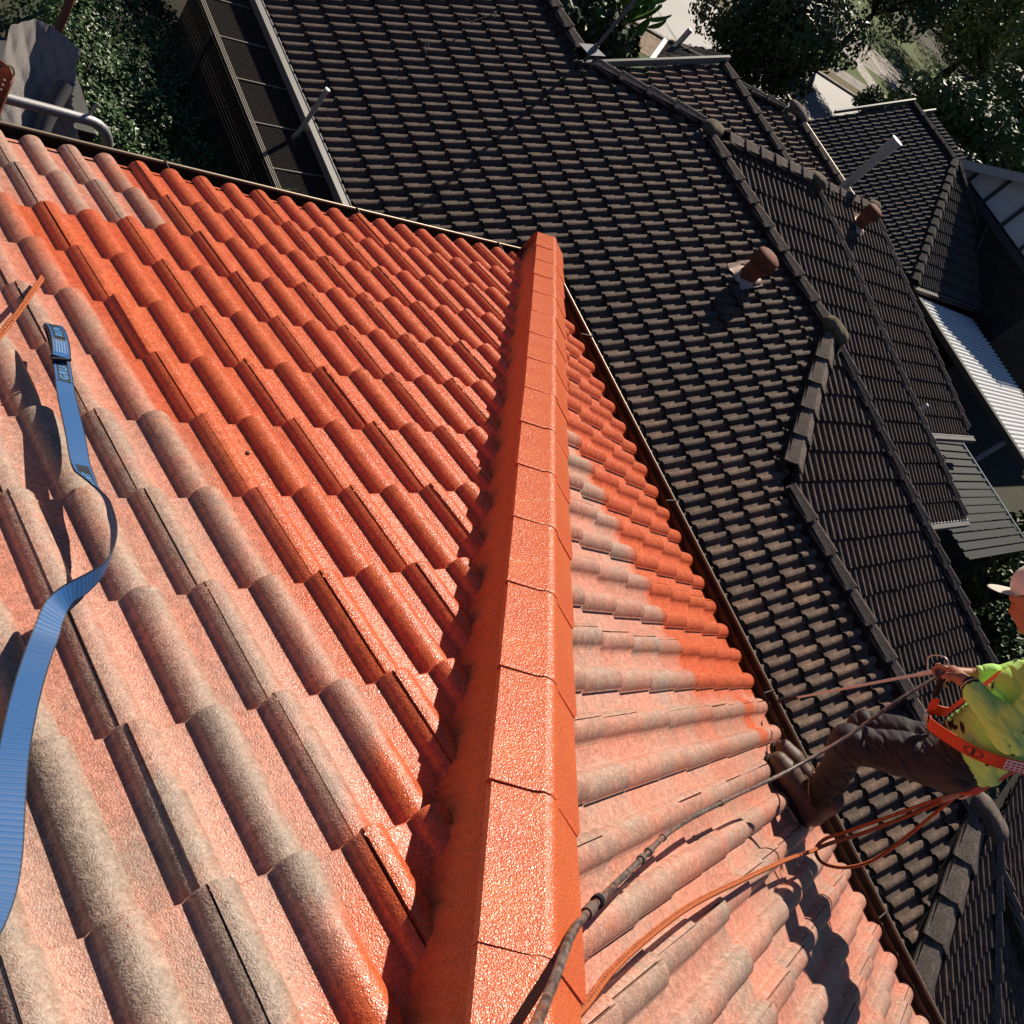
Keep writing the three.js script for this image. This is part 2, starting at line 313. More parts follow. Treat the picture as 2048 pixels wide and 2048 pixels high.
// ================= the house being repainted =================
const PIT = 0.3875, TP = Math.tan(PIT), G0 = 0.3439;
const rnd = rng(7);
const house = thing('tiled_house', 'house under the camera with a tiled hip roof half repainted orange over pale pink', 'house', [-6, -5.4, 6]);
{
  // colour of the tiles: pale pink old concrete with grey-beige worn barrels, fresh orange paint sprayed over part of it
  const rectA = { c0: -6.6, cw: 7.2, v0: -0.3, vh: 4.8 }, rectB = { c0: -0.5, cw: 6.8, v0: -0.5, vh: 5.6 };
  const maskA = (x, v) => {
    const r = Math.floor((v + 0.007) / G0) + 1;
    const wob = 0.05 * (fbm(x * 9, v * 9) - 0.5) + 0.09 * (fbm(x * 2 + 40, v * 3) - 0.5);
    const xb = r <= 2 ? -2.70 : r <= 4 ? -3.36 : r <= 6 ? -3.35 : -3.30;
    let m = ss(-0.10, 0.08, x - xb + wob * 1.3);
    const z = v * Math.cos(PIT), hip = (-x - z) / Math.SQRT2; // distance from the hip line on plan
    m = Math.max(m, 1 - ss(0.2, 0.3, hip + wob));
    const over = 0.35 * ss(-0.34, -0.02, x - xb + wob * 2);
    return Math.max(m, over * (0.4 + 0.9 * fbm(x * 30, v * 30, 2)));
  };
  const maskB = (z, v) => {
    const wob = 0.06 * (fbm(z * 8 + 9, v * 8) - 0.5);
    const edge = -0.146 + 4.12 * G0;
    let m = Math.max(1 - ss(1.42, 1.55, z + wob), (1 - ss(edge - 0.03, edge + 0.07, v + wob)) * (1 - ss(2.95, 3.06, z + wob)));
    m = Math.max(m, ss(-0.03, 0.07, 0.15 - Math.abs(z - 3.12) + wob * 3) * ss(-0.03, 0.06, 0.13 - Math.abs(v - 0.40) + wob * 3) * 0.9);
    const x = v * Math.cos(PIT), hip = (x - z) / -Math.SQRT2;
    m = Math.max(m, 1 - ss(0.14, 0.26, hip + wob * 1.5));
    const over = Math.max(0.3 * (1 - ss(edge, edge + 0.35, v)), 0.4 * (1 - ss(0.2, 0.5, hip))) * (z < 3.2 ? 1 : 0.5);
    return Math.max(m, over * (0.3 + fbm(z * 40, v * 40, 2)));
  };
  const colours = (which) => {
    const R = which ? rectB : rectA, msk = which ? maskB : maskA, N = 2048;
    const col = new Uint8Array(N * N * 4), rgh = new Uint8Array(N * N * 4);
    const jo = which ? 2.756 : -2.626;
    for (let j = 0; j < N; j++) { const v = R.v0 + R.vh * (j + 0.5) / N; for (let i = 0; i < N; i++) {
      const c = R.c0 + R.cw * (i + 0.5) / N;
      const u = which ? jo - c : jo - c, ku = Math.floor(u / 0.3), lu = u - ku * 0.3, row = Math.floor((v + (which ? 0.146 : 0.007)) / G0);
      const tone = hash2(ku * 7 + 3 + which * 91, row * 13 + 5), tone2 = hash2(ku * 3 + 11, row * 5 + which * 31);
      const wn = hash2(i + which * 7001, j * 3 + 11), crest = tileH(lu) / BH, n1 = fbm(c * 7 + which * 50, v * 7, 3), n2 = vnoise(c * 260, v * 260), n3 = vnoise(c * 70 + 9, v * 70), n4 = fbm(c * 28 + 4, v * 22, 2);
      let grey = clamp((which ? 0.34 : 0.62) * Math.pow(crest, 0.6) + (which ? 0.5 : 0.34) * (tone - 0.5) + 0.9 * (n1 - 0.5) + 0.5 * (n4 - 0.5) + 0.5 * (n2 - 0.5) + 0.2 + (which ? 0 : 0.34 * ss(0.3, 0.75, fbm(c * 0.5 + 1.3, v * 0.5 + 4.1, 2) + 0.12 * (v - 2.2) - 0.1 * (c + 3.2))));
      // worn, dust-grey concrete and faded pink coating
      let r = lerp(0.67, 0.40, grey), g = lerp(0.275, 0.30, grey), b = lerp(0.19, 0.235, grey);
      const n5 = vnoise(c * 130 + 3, v * 130); const k = 0.66 + 0.5 * n2 * (0.5 + n3) + 0.2 * (n5 - 0.3) + 0.14 * (tone2 - 0.5); { const q = k * (0.80 + 0.42 * wn); r *= q; g *= q; b *= q; }
      if (hash2(Math.floor(c * 420), Math.floor(v * 420)) > 0.9985) { r *= 0.3; g *= 0.3; b *= 0.3; }
      let m = msk(c, v); m = clamp(m + 0.35 * m * (1 - m) * 4 * (n2 - 0.5));
      const pk = 0.76 + 0.42 * n2 * (0.4 + n3) + 0.16 * (n5 - 0.4) + 0.16 * (n4 - 0.5);
      const pq = pk * (0.84 + 0.34 * wn), pr = 0.70 * pq, pg = (0.142 + 0.03 * (n1 - 0.5)) * pq, pb = 0.052 * pq;
      r = lerp(r, pr, m); g = lerp(g, pg, m); b = lerp(b, pb, m);
      const q = (j * N + i) * 4; col[q] = toS(r); col[q + 1] = toS(g); col[q + 2] = toS(b); col[q + 3] = 255;
      const ro = clamp(lerp(0.42 + 0.12 * grey, 0.30, m) + 0.10 * (n3 - 0.5) + 0.16 * (wn - 0.5)); rgh[q] = rgh[q + 1] = rgh[q + 2] = Math.round(255 * ro); rgh[q + 3] = 255;
    } }
    const tex = (d, s) => { const t = new THREE.DataTexture(d, N, N, THREE.RGBAFormat); t.magFilter = THREE.LinearFilter; t.minFilter = THREE.LinearMipmapLinearFilter; t.generateMipmaps = true; if (s) t.colorSpace = THREE.SRGBColorSpace; t.needsUpdate = true; return t; };
    const bump = grainBump.clone(); bump.repeat.set(R.cw / 0.4, R.vh / 0.4); bump.needsUpdate = true;
    return new THREE.MeshStandardMaterial({ map: tex(col, true), roughnessMap: tex(rgh, false), roughness: 1, bumpMap: bump, bumpScale: 0.0014 });
  };
  const mA = colours(0), mB = colours(1);
  const hipGap = 0.08;
  const slopes = [
    { face: '-Z', which: 0, P: [0, 0, 0], v0: -0.007, v1: 4.3, u0: -0.3, u1: 6.3, joint: 2.626 % 0.3, R: rectA, m: mA, label: 'slope with a painted orange field and pale pink tiles beside the blue strap', cons: [[1, 1, -hipGap * Math.SQRT2], [1, 0, -0.02]] },
    { face: '+X', which: 1, P: [0, 0, 0], v0: -0.146, v1: 4.9, u0: -6.0, u1: 0.3, joint: -2.756, R: rectB, m: mB, label: 'slope with an orange strip along the gutter and pink tiles above it', cons: [[-1, -1, -hipGap * Math.SQRT2], [0, -1, -0.12]] },
  ];
  for (const s of slopes) {
    const f = { ...frame(s.face, PIT), P: s.P, g: G0, u0: s.u0, u1: s.u1, v0: s.v0, v1: s.v1, joint: s.joint, cons: () => s.cons };
    const slope = part('roof_slope', house); slope.userData.label = s.label;
    const O = A3(s.P).addScaledVector(f.N, -0.06);
    eachTile(f, t => {
      const jit = new THREE.Matrix4().makeRotationZ((rnd() - 0.5) * 0.009).setPosition((rnd() - 0.5) * 0.004, (rnd() - 0.5) * 0.01, (rnd() - 0.5) * 0.004);
      if (s.which === 0 && t.r === 4 && Math.abs(t.C.x + 3.45) < 0.3) jit.multiply(new THREE.Matrix4().makeTranslation(-0.006, 0, 0));
      let q = xformSoup(soup(G0, 0), t.P, f, jit);
      if (t.cut) q = clipSoup(q, t.cons);
      if (!q.p.length || (t.cut && q.p.length < 900)) return;
      q.t = [];
      for (let i = 0; i < q.p.length; i += 3) { const c = s.which ? q.p[i + 2] : q.p[i]; const v = (q.p[i] - O.x) * f.V.x + (q.p[i + 1] - O.y) * f.V.y + (q.p[i + 2] - O.z) * f.V.z; q.t.push((c - s.R.c0) / s.R.cw, (v - s.R.v0) / s.R.vh); }
      mesh('tile', q.geo(), s.m, slope);
    });
    const b = new GB(), E = (u, v) => O.clone().addScaledVector(f.U, u).addScaledVector(f.V, v).addScaledVector(f.N, -0.035); // sarking board under the tiles
    const e = s.which ? [[0.1, 0.12], [-6, 0.12], [-6, 4.9], [-4.9 * 0.926, 4.9]] : [[0.02, 0.06], [4.3 * 0.926, 4.3], [6.3, 4.3], [6.3, 0.06]];
    if (s.which) b.quad(E(-0.02, 0.05), E(-4.5, 4.9), E(-6, 4.9), E(-6, 0.05)); else b.quad(E(0.02, 0.05), E(6.3, 0.05), E(6.3, 4.3), E(3.98, 4.3));
    mesh('sarking', b.geo(), M.sarking, slope);
  }
  // hip: painted caps on a bed of mortar
  const paintTex = (() => { const N = 512; return dataTex(N, N, (i, j) => { const x = i / N, y = j / N, n = grainField[j * N + i], w = tnoise(x * 6, y * 6, 6), k = (0.82 + 0.32 * n + 0.1 * (w - 0.5)) * (0.84 + 0.34 * hash2(i, j)); return [toS(0.72 * k), toS((0.155 + 0.03 * (w - 0.5)) * k), toS(0.056 * k)]; }, true); })();
  const hb = grainBump.clone(); hb.repeat.set(1 / 0.4, 1 / 0.4); hb.needsUpdate = true; const hm = paintTex.clone(); hm.repeat.set(1 / 0.6, 1 / 0.6); hm.needsUpdate = true;
  const capPaint = new THREE.MeshStandardMaterial({ map: hm, roughness: 0.29, bumpMap: hb, bumpScale: 0.0016 });
  const H = (d, h) => [-d, d * TP + h, d];
  const hipPart = part('hip', house); hipPart.userData.label = 'freshly painted orange hip capping on mortar';
  layCaps(hipPart, H(-0.01, 0.18), H(3.934, 0.18), { step: 0.341, hw: 0.110, drop: 0.046, thick: 0.016, stepY: 0.007, taper: 0.94, mats: [capPaint], rnd }, 'hip_cap');
  { // closed end of the lowest cap
    const d = A3(H(1, 0)).sub(A3(H(0, 0))).normalize(), side = d.clone().cross(V3(0, 1, 0)).normalize(), up = side.clone().cross(d);
    const b = new GB(), a = A3(H(-0.05, 0.16)); const P = (s, y) => a.clone().addScaledVector(side, s).addScaledVector(up, y);
    b.quad(P(0.11, -0.05), P(0.115, -0.24), P(-0.115, -0.24), P(-0.11, -0.05)); b.tri(P(0.11, -0.05), P(-0.11, -0.05), P(0, 0));
    mesh('end_mortar', b.geo(), capPaint, hipPart);
  }
  const bedMat = new THREE.MeshStandardMaterial({ map: hm, roughness: 0.5, bumpMap: hb, bumpScale: 0.003 });
  for (const s of [-1, 1]) { // trowelled mortar under each side of the caps
    const nd = 800, nh = 10, L = 3.85, g = new THREE.PlaneGeometry(1, 1, nd, nh), p = g.attributes.position, uv = g.attributes.uv;
    for (let k = 0; k < p.count; k++) {
      const i = k % (nd + 1), j = Math.floor(k / (nd + 1)), d = L * i / nd, t = j / nh;
      const n = fbm(d * 110 + s * 31, t * 1.7 + Math.sin(d * 9) * 0.4, 3) - 0.5, n2 = fbm(d * 7 + s * 5, t * 2 + 3) - 0.5;
      const wave = 0.012 * Math.sin((d * 2 * Math.PI) / 0.15 / Math.SQRT2 * 1.41);
      const off = lerp(0.082, 0.088, t) + 0.012 * n * Math.min(1, t * 3) + 0.012 * n2 * t, y = lerp(0.115, -0.12, t) + 0.004 * n2;
      p.setXYZ(k, -d + s * off * 0.7071, d * TP + y, d + s * off * 0.7071); uv.setXY(k, d, t * 0.25);
    }
    if (s > 0) g.index.array.reverse();
    g.computeVertexNormals(); mesh('mortar_bed', g, bedMat, hipPart);
  }
  // gutters: dark brown trough with a pale rolled lip
  const gut = (a, b, out, label) => {
    const g = part('gutter', house); const P = A3(a), Q = A3(b), o = A3(out), d = Q.clone().sub(P), B = new GB();
    const at = (t, s, y) => P.clone().addScaledVector(d, t).addScaledVector(o, s).add(V3(0, y, 0));
    const prof = [[-0.125, 0.03], [-0.125, -0.085], [-0.02, -0.095], [0, -0.07], [0.002, 0]];
    for (let k = 0; k < prof.length - 1; k++) B.quad(at(0, ...prof[k]), at(1, ...prof[k]), at(1, ...prof[k + 1]), at(0, ...prof[k + 1]));
    const pr2 = [[-0.127, -0.087], [-0.018, -0.098], [0.004, -0.071], [0.006, 0]];
    for (let k = 0; k < pr2.length - 1; k++) B.quad(at(0, ...pr2[k + 1]), at(1, ...pr2[k + 1]), at(1, ...pr2[k]), at(0, ...pr2[k]));
    mesh('trough', B.geo(), M.gutterBrown, g);
    mesh('rolled_lip', cyl(at(0, 0, 0.004), at(1, 0, 0.004), 0.0085, 0.0085, 10), M.lip, g);
    const n = Math.floor(d.length() / 1.05); for (let k = 1; k <= n; k++) { const c = at((k - 0.45) / n, 0.001, 0); mesh('bracket', cyl(c.clone().add(V3(0, 0.014, 0)), c.clone().addScaledVector(o, -0.125).add(V3(0, 0.02, 0)), 0.005, 0.005, 6), M.gutterBrown, g); }
  };
  gut([-6.3, -0.045, -0.085], [0.2, -0.045, -0.085], [0, 0, -1]);
  gut([0.2, -0.045, -0.085], [0.2, -0.045, 6.0], [1, 0, 0]);
  const w = new GB(); w.box(-6.3, 0.075, -0.22, -0.10, 0.045, 0.065); w.box(0.052, 0.072, -0.22, -0.13, 0.07, 6);
  mesh('fascia', w.geo(), M.fascia, part('fascia_board', house));
  const wl = part('walls', house), so = new GB(); so.box(-6.3, 0.05, -0.24, -0.22, 0.05, 6); mesh('soffit', so.geo(), M.fascia, wl);
  const wb = new GB(); wb.box(-6.3, -0.45, -5.4, -0.24, 0.55, 6); mesh('wall', wb.geo(), M.brick, wl);
}

// ================= the neighbours' roofs =================
const P1 = 0.4032, T1 = Math.tan(P1), G1 = 0.3374;
function simpleGutter(parent, a, b, mtl = M.galv, r = 0.035, lipM = M.lip) {
  const g = part('gutter', parent), A = A3(a), B = A3(b); const bb = new GB(); bb.beam(A, B, 0.1, 0.09); mesh('trough', bb.geo(), mtl, g);
  const d = B.clone().sub(A).normalize(), o = d.clone().cross(V3(0, 1, 0)); mesh('rolled_lip', cyl(A.clone().addScaledVector(o, -0.052).add(V3(0, 0.045, 0)), B.clone().addScaledVector(o, -0.052).add(V3(0, 0.045, 0)), 0.012, 0.012, 8), lipM, g);
}
const caps = (o = {}) => ({ step: 0.40, hw: 0.115, drop: 0.07, thick: 0.024, stepY: 0.03, taper: 0.86, mats: capMat, rnd, bed: 0.19, ...o });
function under(parent, pts, name = 'roof_deck') { // dark deck just under a tiled face (world points, y already lowered)
  const b = new GB(); for (let k = 1; k < pts.length - 1; k++) b.tri(A3(pts[0]), A3(pts[k]), A3(pts[k + 1])); mesh(name, b.geo(), M.sarking, parent);
}
const deckY = 0.11;
{ // ---- first neighbour: the long slope facing us with two lower wings
  const h = thing('neighbour_house', 'house with the long dark brown tiled slope beside the orange roof', 'house', [4.7, -5.4, 0]);
  const sl = (label) => { const p = part('roof_slope', h); if (label) p.userData.label = label; return p; };
  const X0 = 1.637, Y0 = -2.727, R1 = rng(21);
  const s1 = sl('long slope with a terracotta vent and some lichen tiles'), s2 = sl(), s3 = sl(), s4 = sl(), s5 = sl();
  const cap = 0.06;
  const faces = [
    { ...frame('-X', P1), P: [X0, Y0, 0], g: G1, u0: -9, u1: 9.5, v0: 0, v1: 5.6, joint: -6.265, lod: 1, parent: s1,
      cons: (x, z) => z < -5.45 ? [[1, 0, 5.2 - cap]] : z < -2.5 ? [[1, 0, 6.31 - cap], [1, -0.97, 5.23 + 0.97 * 5.42 - cap]] : z < 0.87 ? [[1, 0, 6.31 - cap], [1, 0.962, 6.3 - 0.962 * 0.75 - cap]] : z < 3 ? [[1, 0, 4.72 - cap]] : [[1, 0, 4.72 - cap], [0.656, 1, 7.596 - cap]],
      pick: (t, r) => { const q = Math.hypot(t.C.x - 4.3, (t.C.z + 4.6) * 0.75); return r() < 0.9 * (1 - q / 1.25) ? lichenTile[r() < 0.5 ? 0 : 1] : null; } },
    { ...frame('+Z', P1), P: [0, -2.72, 3.97], g: G1, u0: 4.4, u1: 11, v0: 0, v1: 5.4, joint: 0.05, lod: 1, parent: s2, // end slope of the high ridge
      cons: (x, z) => [[-1, -0.962, -(6.3 - 0.962 * 0.75) - cap], [-1, 1, -3.81 - cap], [1, -0.87, 6.36 + 0.87 * 0.75 - cap]] },
    { ...frame('+Z', P1), P: [0, -2.72, 0.94], g: G1, u0: 6.4, u1: 14, v0: 0, v1: 5.4, joint: 0.12, lod: 2, parent: s3, // slope beyond the cross ridge
      cons: (x, z) => [[-1, 0, -6.55], [0, -1, 3.86], [1, -0.87, 9.12 + 0.87 * 3.93 - cap]] },
    { ...frame('+Z', 0.5764), P: [0, -2.75, 6.55], g: G1, u0: 1.2, u1: 5.7, v0: -1.4, v1: 2.3, joint: 0.1, lod: 1, parent: s4, // end slope of the low wing
      cons: (x, z) => [[-0.656, -1, -7.596 - cap], [1, 0, 5.5], [0, -1, -4.62]] },
    { ...frame('+Z', 0.5764), P: [0, -3.0, 6.55], g: G1, u0: 5.6, u1: 9.5, v0: -2.4, v1: 2.0, joint: 0.2, lod: 1, parent: s5, cons: (x, z) => [[-1, 0, -5.75], [-0.35, -1, -7.0]] },
  ];
  layTiles(faces, darkTile, 300, R1);
  const y1 = x => Y0 + (x - X0) * T1 - deckY, yz = z => -2.72 + (3.97 - z) * T1 - deckY;
  under(s1, [[X0 + 0.05, y1(X0 + 0.05), -9], [X0 + 0.05, y1(X0 + 0.05), 6.5], [4.72, y1(4.72), 4.5], [4.72, y1(4.72), -9]]);
  under(s1, [[4.72, y1(4.72), -5.9], [4.72, y1(4.72), 0.9], [6.31, y1(6.31), -0.75], [6.31, y1(6.31), -4.3], [5.2, y1(5.2), -5.45]]);
  under(s2, [[6.3, yz(-0.75), -0.75], [4.72, yz(0.89), 0.89], [7.8, yz(3.97), 3.97], [10.4, yz(3.97), 3.97]]);
  const yp = z => -2.72 + (0.94 - z) * T1 - deckY; under(s3, [[6.4, yp(-3.93), -3.93], [6.4, yp(0.94), 0.94], [13.4, yp(0.94), 0.94], [9.12, yp(-3.93), -3.93]]);
  const yh = z => -2.75 + (6.55 - z) * 0.65 - deckY - 0.02; under(s4, [[4.72, yh(4.52), 4.52], [1.6, yh(6.6), 6.6], [1.6, yh(7.4), 7.4], [5.6, yh(7.4), 7.4], [5.6, yh(4.6), 4.6]]); under(s5, [[5.6, yh(4.8) - 0.25, 4.8], [5.6, yh(8) - 0.25, 8], [9.5, yh(8) - 0.25, 8], [9.5, yh(4.0) - 0.25, 4.0]]);
  // closing slopes on the far side
  under(s3, [[6.31, -0.86, -4.2], [6.31, -0.86, -0.75], [10, -2.7, 3.3], [10, -2.5, -2]], 'far_slope');
  under(s3, [[6.4, -0.86, -3.93], [9.12, -0.86, -3.93], [9.6, -2.9, -5.2], [6.4, -2.9, -5.2]], 'far_slope'); under(s3, [[9.12, -0.86, -3.93], [13.4, -2.85, 0.94], [10.5, -2.85, -4.6]], 'far_slope');
  under(s5, [[5.24, -1.3, -9], [5.24, -1.3, -5.5], [5.3, -2.9, -5.4], [5.3, -2.9, -9]], 'far_slope'); under(s5, [[6.35, -0.9, -4.3], [5.24, -1.35, -5.5], [5.3, -2.9, -5.5], [6.4, -2.9, -4.4]], 'far_slope');
  under(s5, [[4.76, -1.6, 0.9], [4.76, -1.6, 4.6], [5.6, -2.9, 4.6], [5.6, -2.9, 0.9]], 'far_slope');
  const rp = part('ridges', h), lay = (a, b, o) => layCaps(rp, a, b, caps(o));
  lay([5.2, -1.1, -9], [5.2, -1.1, -5.6]);
  lay([6.33, -0.62, -4.25], [5.27, -1.08, -5.38], { step: 0.36, hw: 0.125 });
  lay([6.33, -0.63, -3.95], [6.33, -0.63, -0.85]);
  lay([6.2, -0.66, -0.68], [4.83, -1.24, 0.74], { step: 0.40, hw: 0.14 });
  lay([4.72, -1.31, 0.95], [4.72, -1.31, 4.5]);
  lay([4.62, -1.33, 4.6], [1.75, -2.55, 6.48], { step: 0.42, hw: 0.15 });
  lay([9.22, -0.66, -3.78], [13.3, -2.61, 0.86]);
  lay([6.45, -0.70, -0.58], [9.95, -2.34, 3.35]);
  lay([8.95, -0.54, -3.93], [6.55, -0.54, -3.93], { hw: 0.13 });
  lay([5.42, -1.55, 4.85], [5.62, -2.8, 6.75], { step: 0.40, hw: 0.11 }); lay([5.85, -1.85, 5.0], [7.6, -2.95, 6.8], { step: 0.42, hw: 0.09 });
  // lichened junction pieces where ridges and hips meet
  const lump = (x, y, z, sx, sy, sz, ry, m = capLichen) => { const g = new THREE.SphereGeometry(1, 20, 14), p = g.attributes.position; for (let k = 0; k < p.count; k++) { const v = V3(p.getX(k), p.getY(k), p.getZ(k)); const n = 1 + 0.25 * (fbm(v.x * 2 + x, v.z * 2 + v.y, 3) - 0.5); p.setXYZ(k, Math.sign(v.x) * Math.pow(Math.abs(v.x), 0.8) * sx * n, (v.y > 0 ? Math.pow(v.y, 0.9) : v.y) * sy * n, Math.sign(v.z) * Math.pow(Math.abs(v.z), 0.8) * sz * n); } g.computeVertexNormals(); const o = mesh('junction_cap', g, m, rp); o.position.set(x, y, z); o.rotation.y = ry; };
  lump(6.42, -0.68, -4.08, 0.20, 0.10, 0.14, 0.3); lump(6.33, -0.69, -0.78, 0.13, 0.11, 0.2, 0.2); lump(9.05, -0.62, -3.9, 0.2, 0.1, 0.13, -0.3);
  lump(4.78, -1.33, 4.56, 0.12, 0.10, 0.26, 0.15, capMat[0]);
  { const b = new GB(); b.quad(V3(5.10, -1.13, -5.60), V3(5.32, -1.06, -5.60), V3(5.38, -1.02, -5.36), V3(5.14, -1.10, -5.36)); mesh('lead_flashing', b.geo(), M.lead, rp); }
  simpleGutter(h, [1.56, -2.79, -9], [1.56, -2.79, 6.3], mat(0.17, 0.165, 0.155, 0.55), 0.035, mat(0.34, 0.32, 0.29, 0.5));
  simpleGutter(h, [10.4, -2.78, 1.0], [13.45, -2.78, 1.0], mat(0.12, 0.12, 0.12, 0.6), 0.035, M.galv);
  const wl = part('walls', h), wb = new GB(); wb.box(2.15, 5.2, -5.4, -2.95, -9, 5.6); wb.box(5.9, 12.8, -5.4, -2.9, -4.8, 0.4); mesh('wall', wb.geo(), M.brick, wl);
}
{ // ---- second neighbour, a little lower, behind the cross ridge
  const h = thing('neighbour_house', 'house with the dark tiled slope ending in a pale metal edge behind the cross ridge', 'house', [11, -5.4, -4]);
  const R1 = rng(31), s1 = part('roof_slope', h), s2 = part('roof_slope', h), cap = 0.06;
  const xr = 10.15, yr = -1.06, zr = -4.87;
  const faces = [
    { ...frame('-X', P1), P: [xr - 0.02, yr - 0.06, 0], g: G1, u0: -7.45, u1: -3.4, v0: -5.06, v1: 0.02, joint: -0.04, lod: 2, parent: s1, cons: (x, z) => [[1, 0, xr - cap], [0, -1, 7.38], [1, 1, xr - 4.7], ] },
    { ...frame('+Z', P1), P: [0, -2.72, -0.96], g: G1, u0: 9.2, u1: 17, v0: 0, v1: 4.6, joint: 0.02, lod: 2, parent: s2, cons: (x, z) => [[-1, 0, -10.1], [0, -1, 4.78], [1, -0.85, 13.1 + 0.85 * 4.87 - cap]] },
  ];
  layTiles(faces, darkTile, 300, R1);
  const y1 = x => yr - 0.06 + (x - xr) * T1 - deckY, yp = z => -2.72 + (-0.96 - z) * T1 - deckY;
  under(s1, [[5.5, y1(5.5), -7.35], [5.5, y1(5.5), -4.9], [xr, y1(xr), -4.9], [xr, y1(xr), -7.35]]);
  under(s2, [[10.1, yp(zr), zr], [10.1, yp(-0.96), -0.96], [16.4, yp(-0.96), -0.96], [13.1, yp(zr), zr]]);
  under(s2, [[xr, -1.2, -7.35], [xr, -1.2, -4.9], [12, -2.9, -4.9], [12, -2.9, -7.35]], 'far_slope'); under(s2, [[13.1, -1.2, zr], [16.5, -2.85, -0.96], [14.5, -2.85, -6.6]], 'far_slope'); under(s2, [[xr, -1.2, zr], [13.1, -1.2, zr], [13.8, -2.85, -6.6], [xr, -2.85, -6.6]], 'far_slope');
  const rp = part('ridges', h), lay = (a, b, o) => layCaps(rp, a, b, caps(o));
  lay([xr, yr + 0.03, -7.4], [xr, yr + 0.03, -4.95]); lay([13.0, yr + 0.05, zr], [10.4, yr + 0.05, zr], { hw: 0.13 }); lay([13.2, -1.06, -4.75], [16.4, -2.58, -1.1]);
  { const g = new THREE.SphereGeometry(0.16, 16, 10); g.scale(1.2, 0.65, 0.8); const o = mesh('junction_cap', g, capLichen, rp); o.position.set(13.15, -1.06, zr); }
  { const b = new GB(); b.beam(V3(6.5, y1(6.5) + 0.17, -7.44), V3(xr + 0.05, y1(xr) + 0.2, -7.44), 0.05, 0.12); mesh('metal_barge', b.geo(), mat(0.24, 0.25, 0.23, 0.5), h).position.copy(worldOf(h)).negate(); }
  simpleGutter(h, [13.6, -2.78, -0.88], [16.7, -2.78, -0.88], mat(0.12, 0.12, 0.12, 0.6), 0.035, M.galv);
  const wl = part('walls', h), wb = new GB(); wb.box(10.4, 16.1, -5.4, -2.9, -6.4, -1.5); wb.box(6, 10.4, -5.4, -2.9, -7.2, -4.5); mesh('wall', wb.geo(), M.brick, wl);
}
{ // ---- third neighbour, its slope seen between two ridges
  const h = thing('neighbour_house', 'house with a narrow dark tiled slope and pale ridge lump left of the steel flue', 'house', [13, -5.4, -7]);
  const R1 = rng(41), s1 = part('roof_slope', h), cap = 0.06, xr = 14.88, yr = -1.66;
  layTiles([{ ...frame('-X', P1), P: [xr, yr - 0.06, 0], g: G1, u0: -10.2, u1: -5.5, v0: -4.4, v1: 0.02, joint: 0.03, lod: 2, parent: s1, cons: (x, z) => [[-1, 0, -12.5], [1, 0, xr - cap], [1, -0.97, xr + 0.97 * 8.6 - cap]] }], darkTile, 300, R1);
  const y1 = x => yr - 0.06 + (x - xr) * T1 - deckY;
  under(s1, [[12.5, y1(12.5), -10.0], [12.5, y1(12.5), -5.6], [xr, y1(xr), -5.6], [xr, y1(xr), -8.55]]); under(s1, [[xr, -1.85, -8.6], [xr, -1.85, -5.6], [16.5, -3.1, -5.6], [16.5, -3.1, -9.5]], 'far_slope');
  const rp = part('ridges', h), lay = (a, b, o) => layCaps(rp, a, b, caps(o));
  lay([xr, yr + 0.04, -8.4], [xr, yr + 0.04, -6.0]); lay([14.65, yr - 0.03, -8.8], [13.0, -2.35, -10.3], { step: 0.42, hw: 0.13 });
  { const g = new THREE.SphereGeometry(0.2, 16, 10); g.scale(0.8, 0.6, 1.7); const o = mesh('junction_cap', g, capMat[0], rp); o.position.set(xr + 0.05, yr + 0.02, -8.6); }
  { const wl = part('walls', h), wb = new GB(); wb.box(11.6, 16, -5.4, -3.3, -9.5, -6); mesh('wall', wb.geo(), M.brick, wl); }
  mesh('metal_barge', cyl(V3(xr + 0.2, yr - 0.02, -9.2), V3(xr + 0.2, yr - 0.02, -6.2), 0.02, 0.02, 8), M.lip, h).position.copy(worldOf(h)).negate();
}
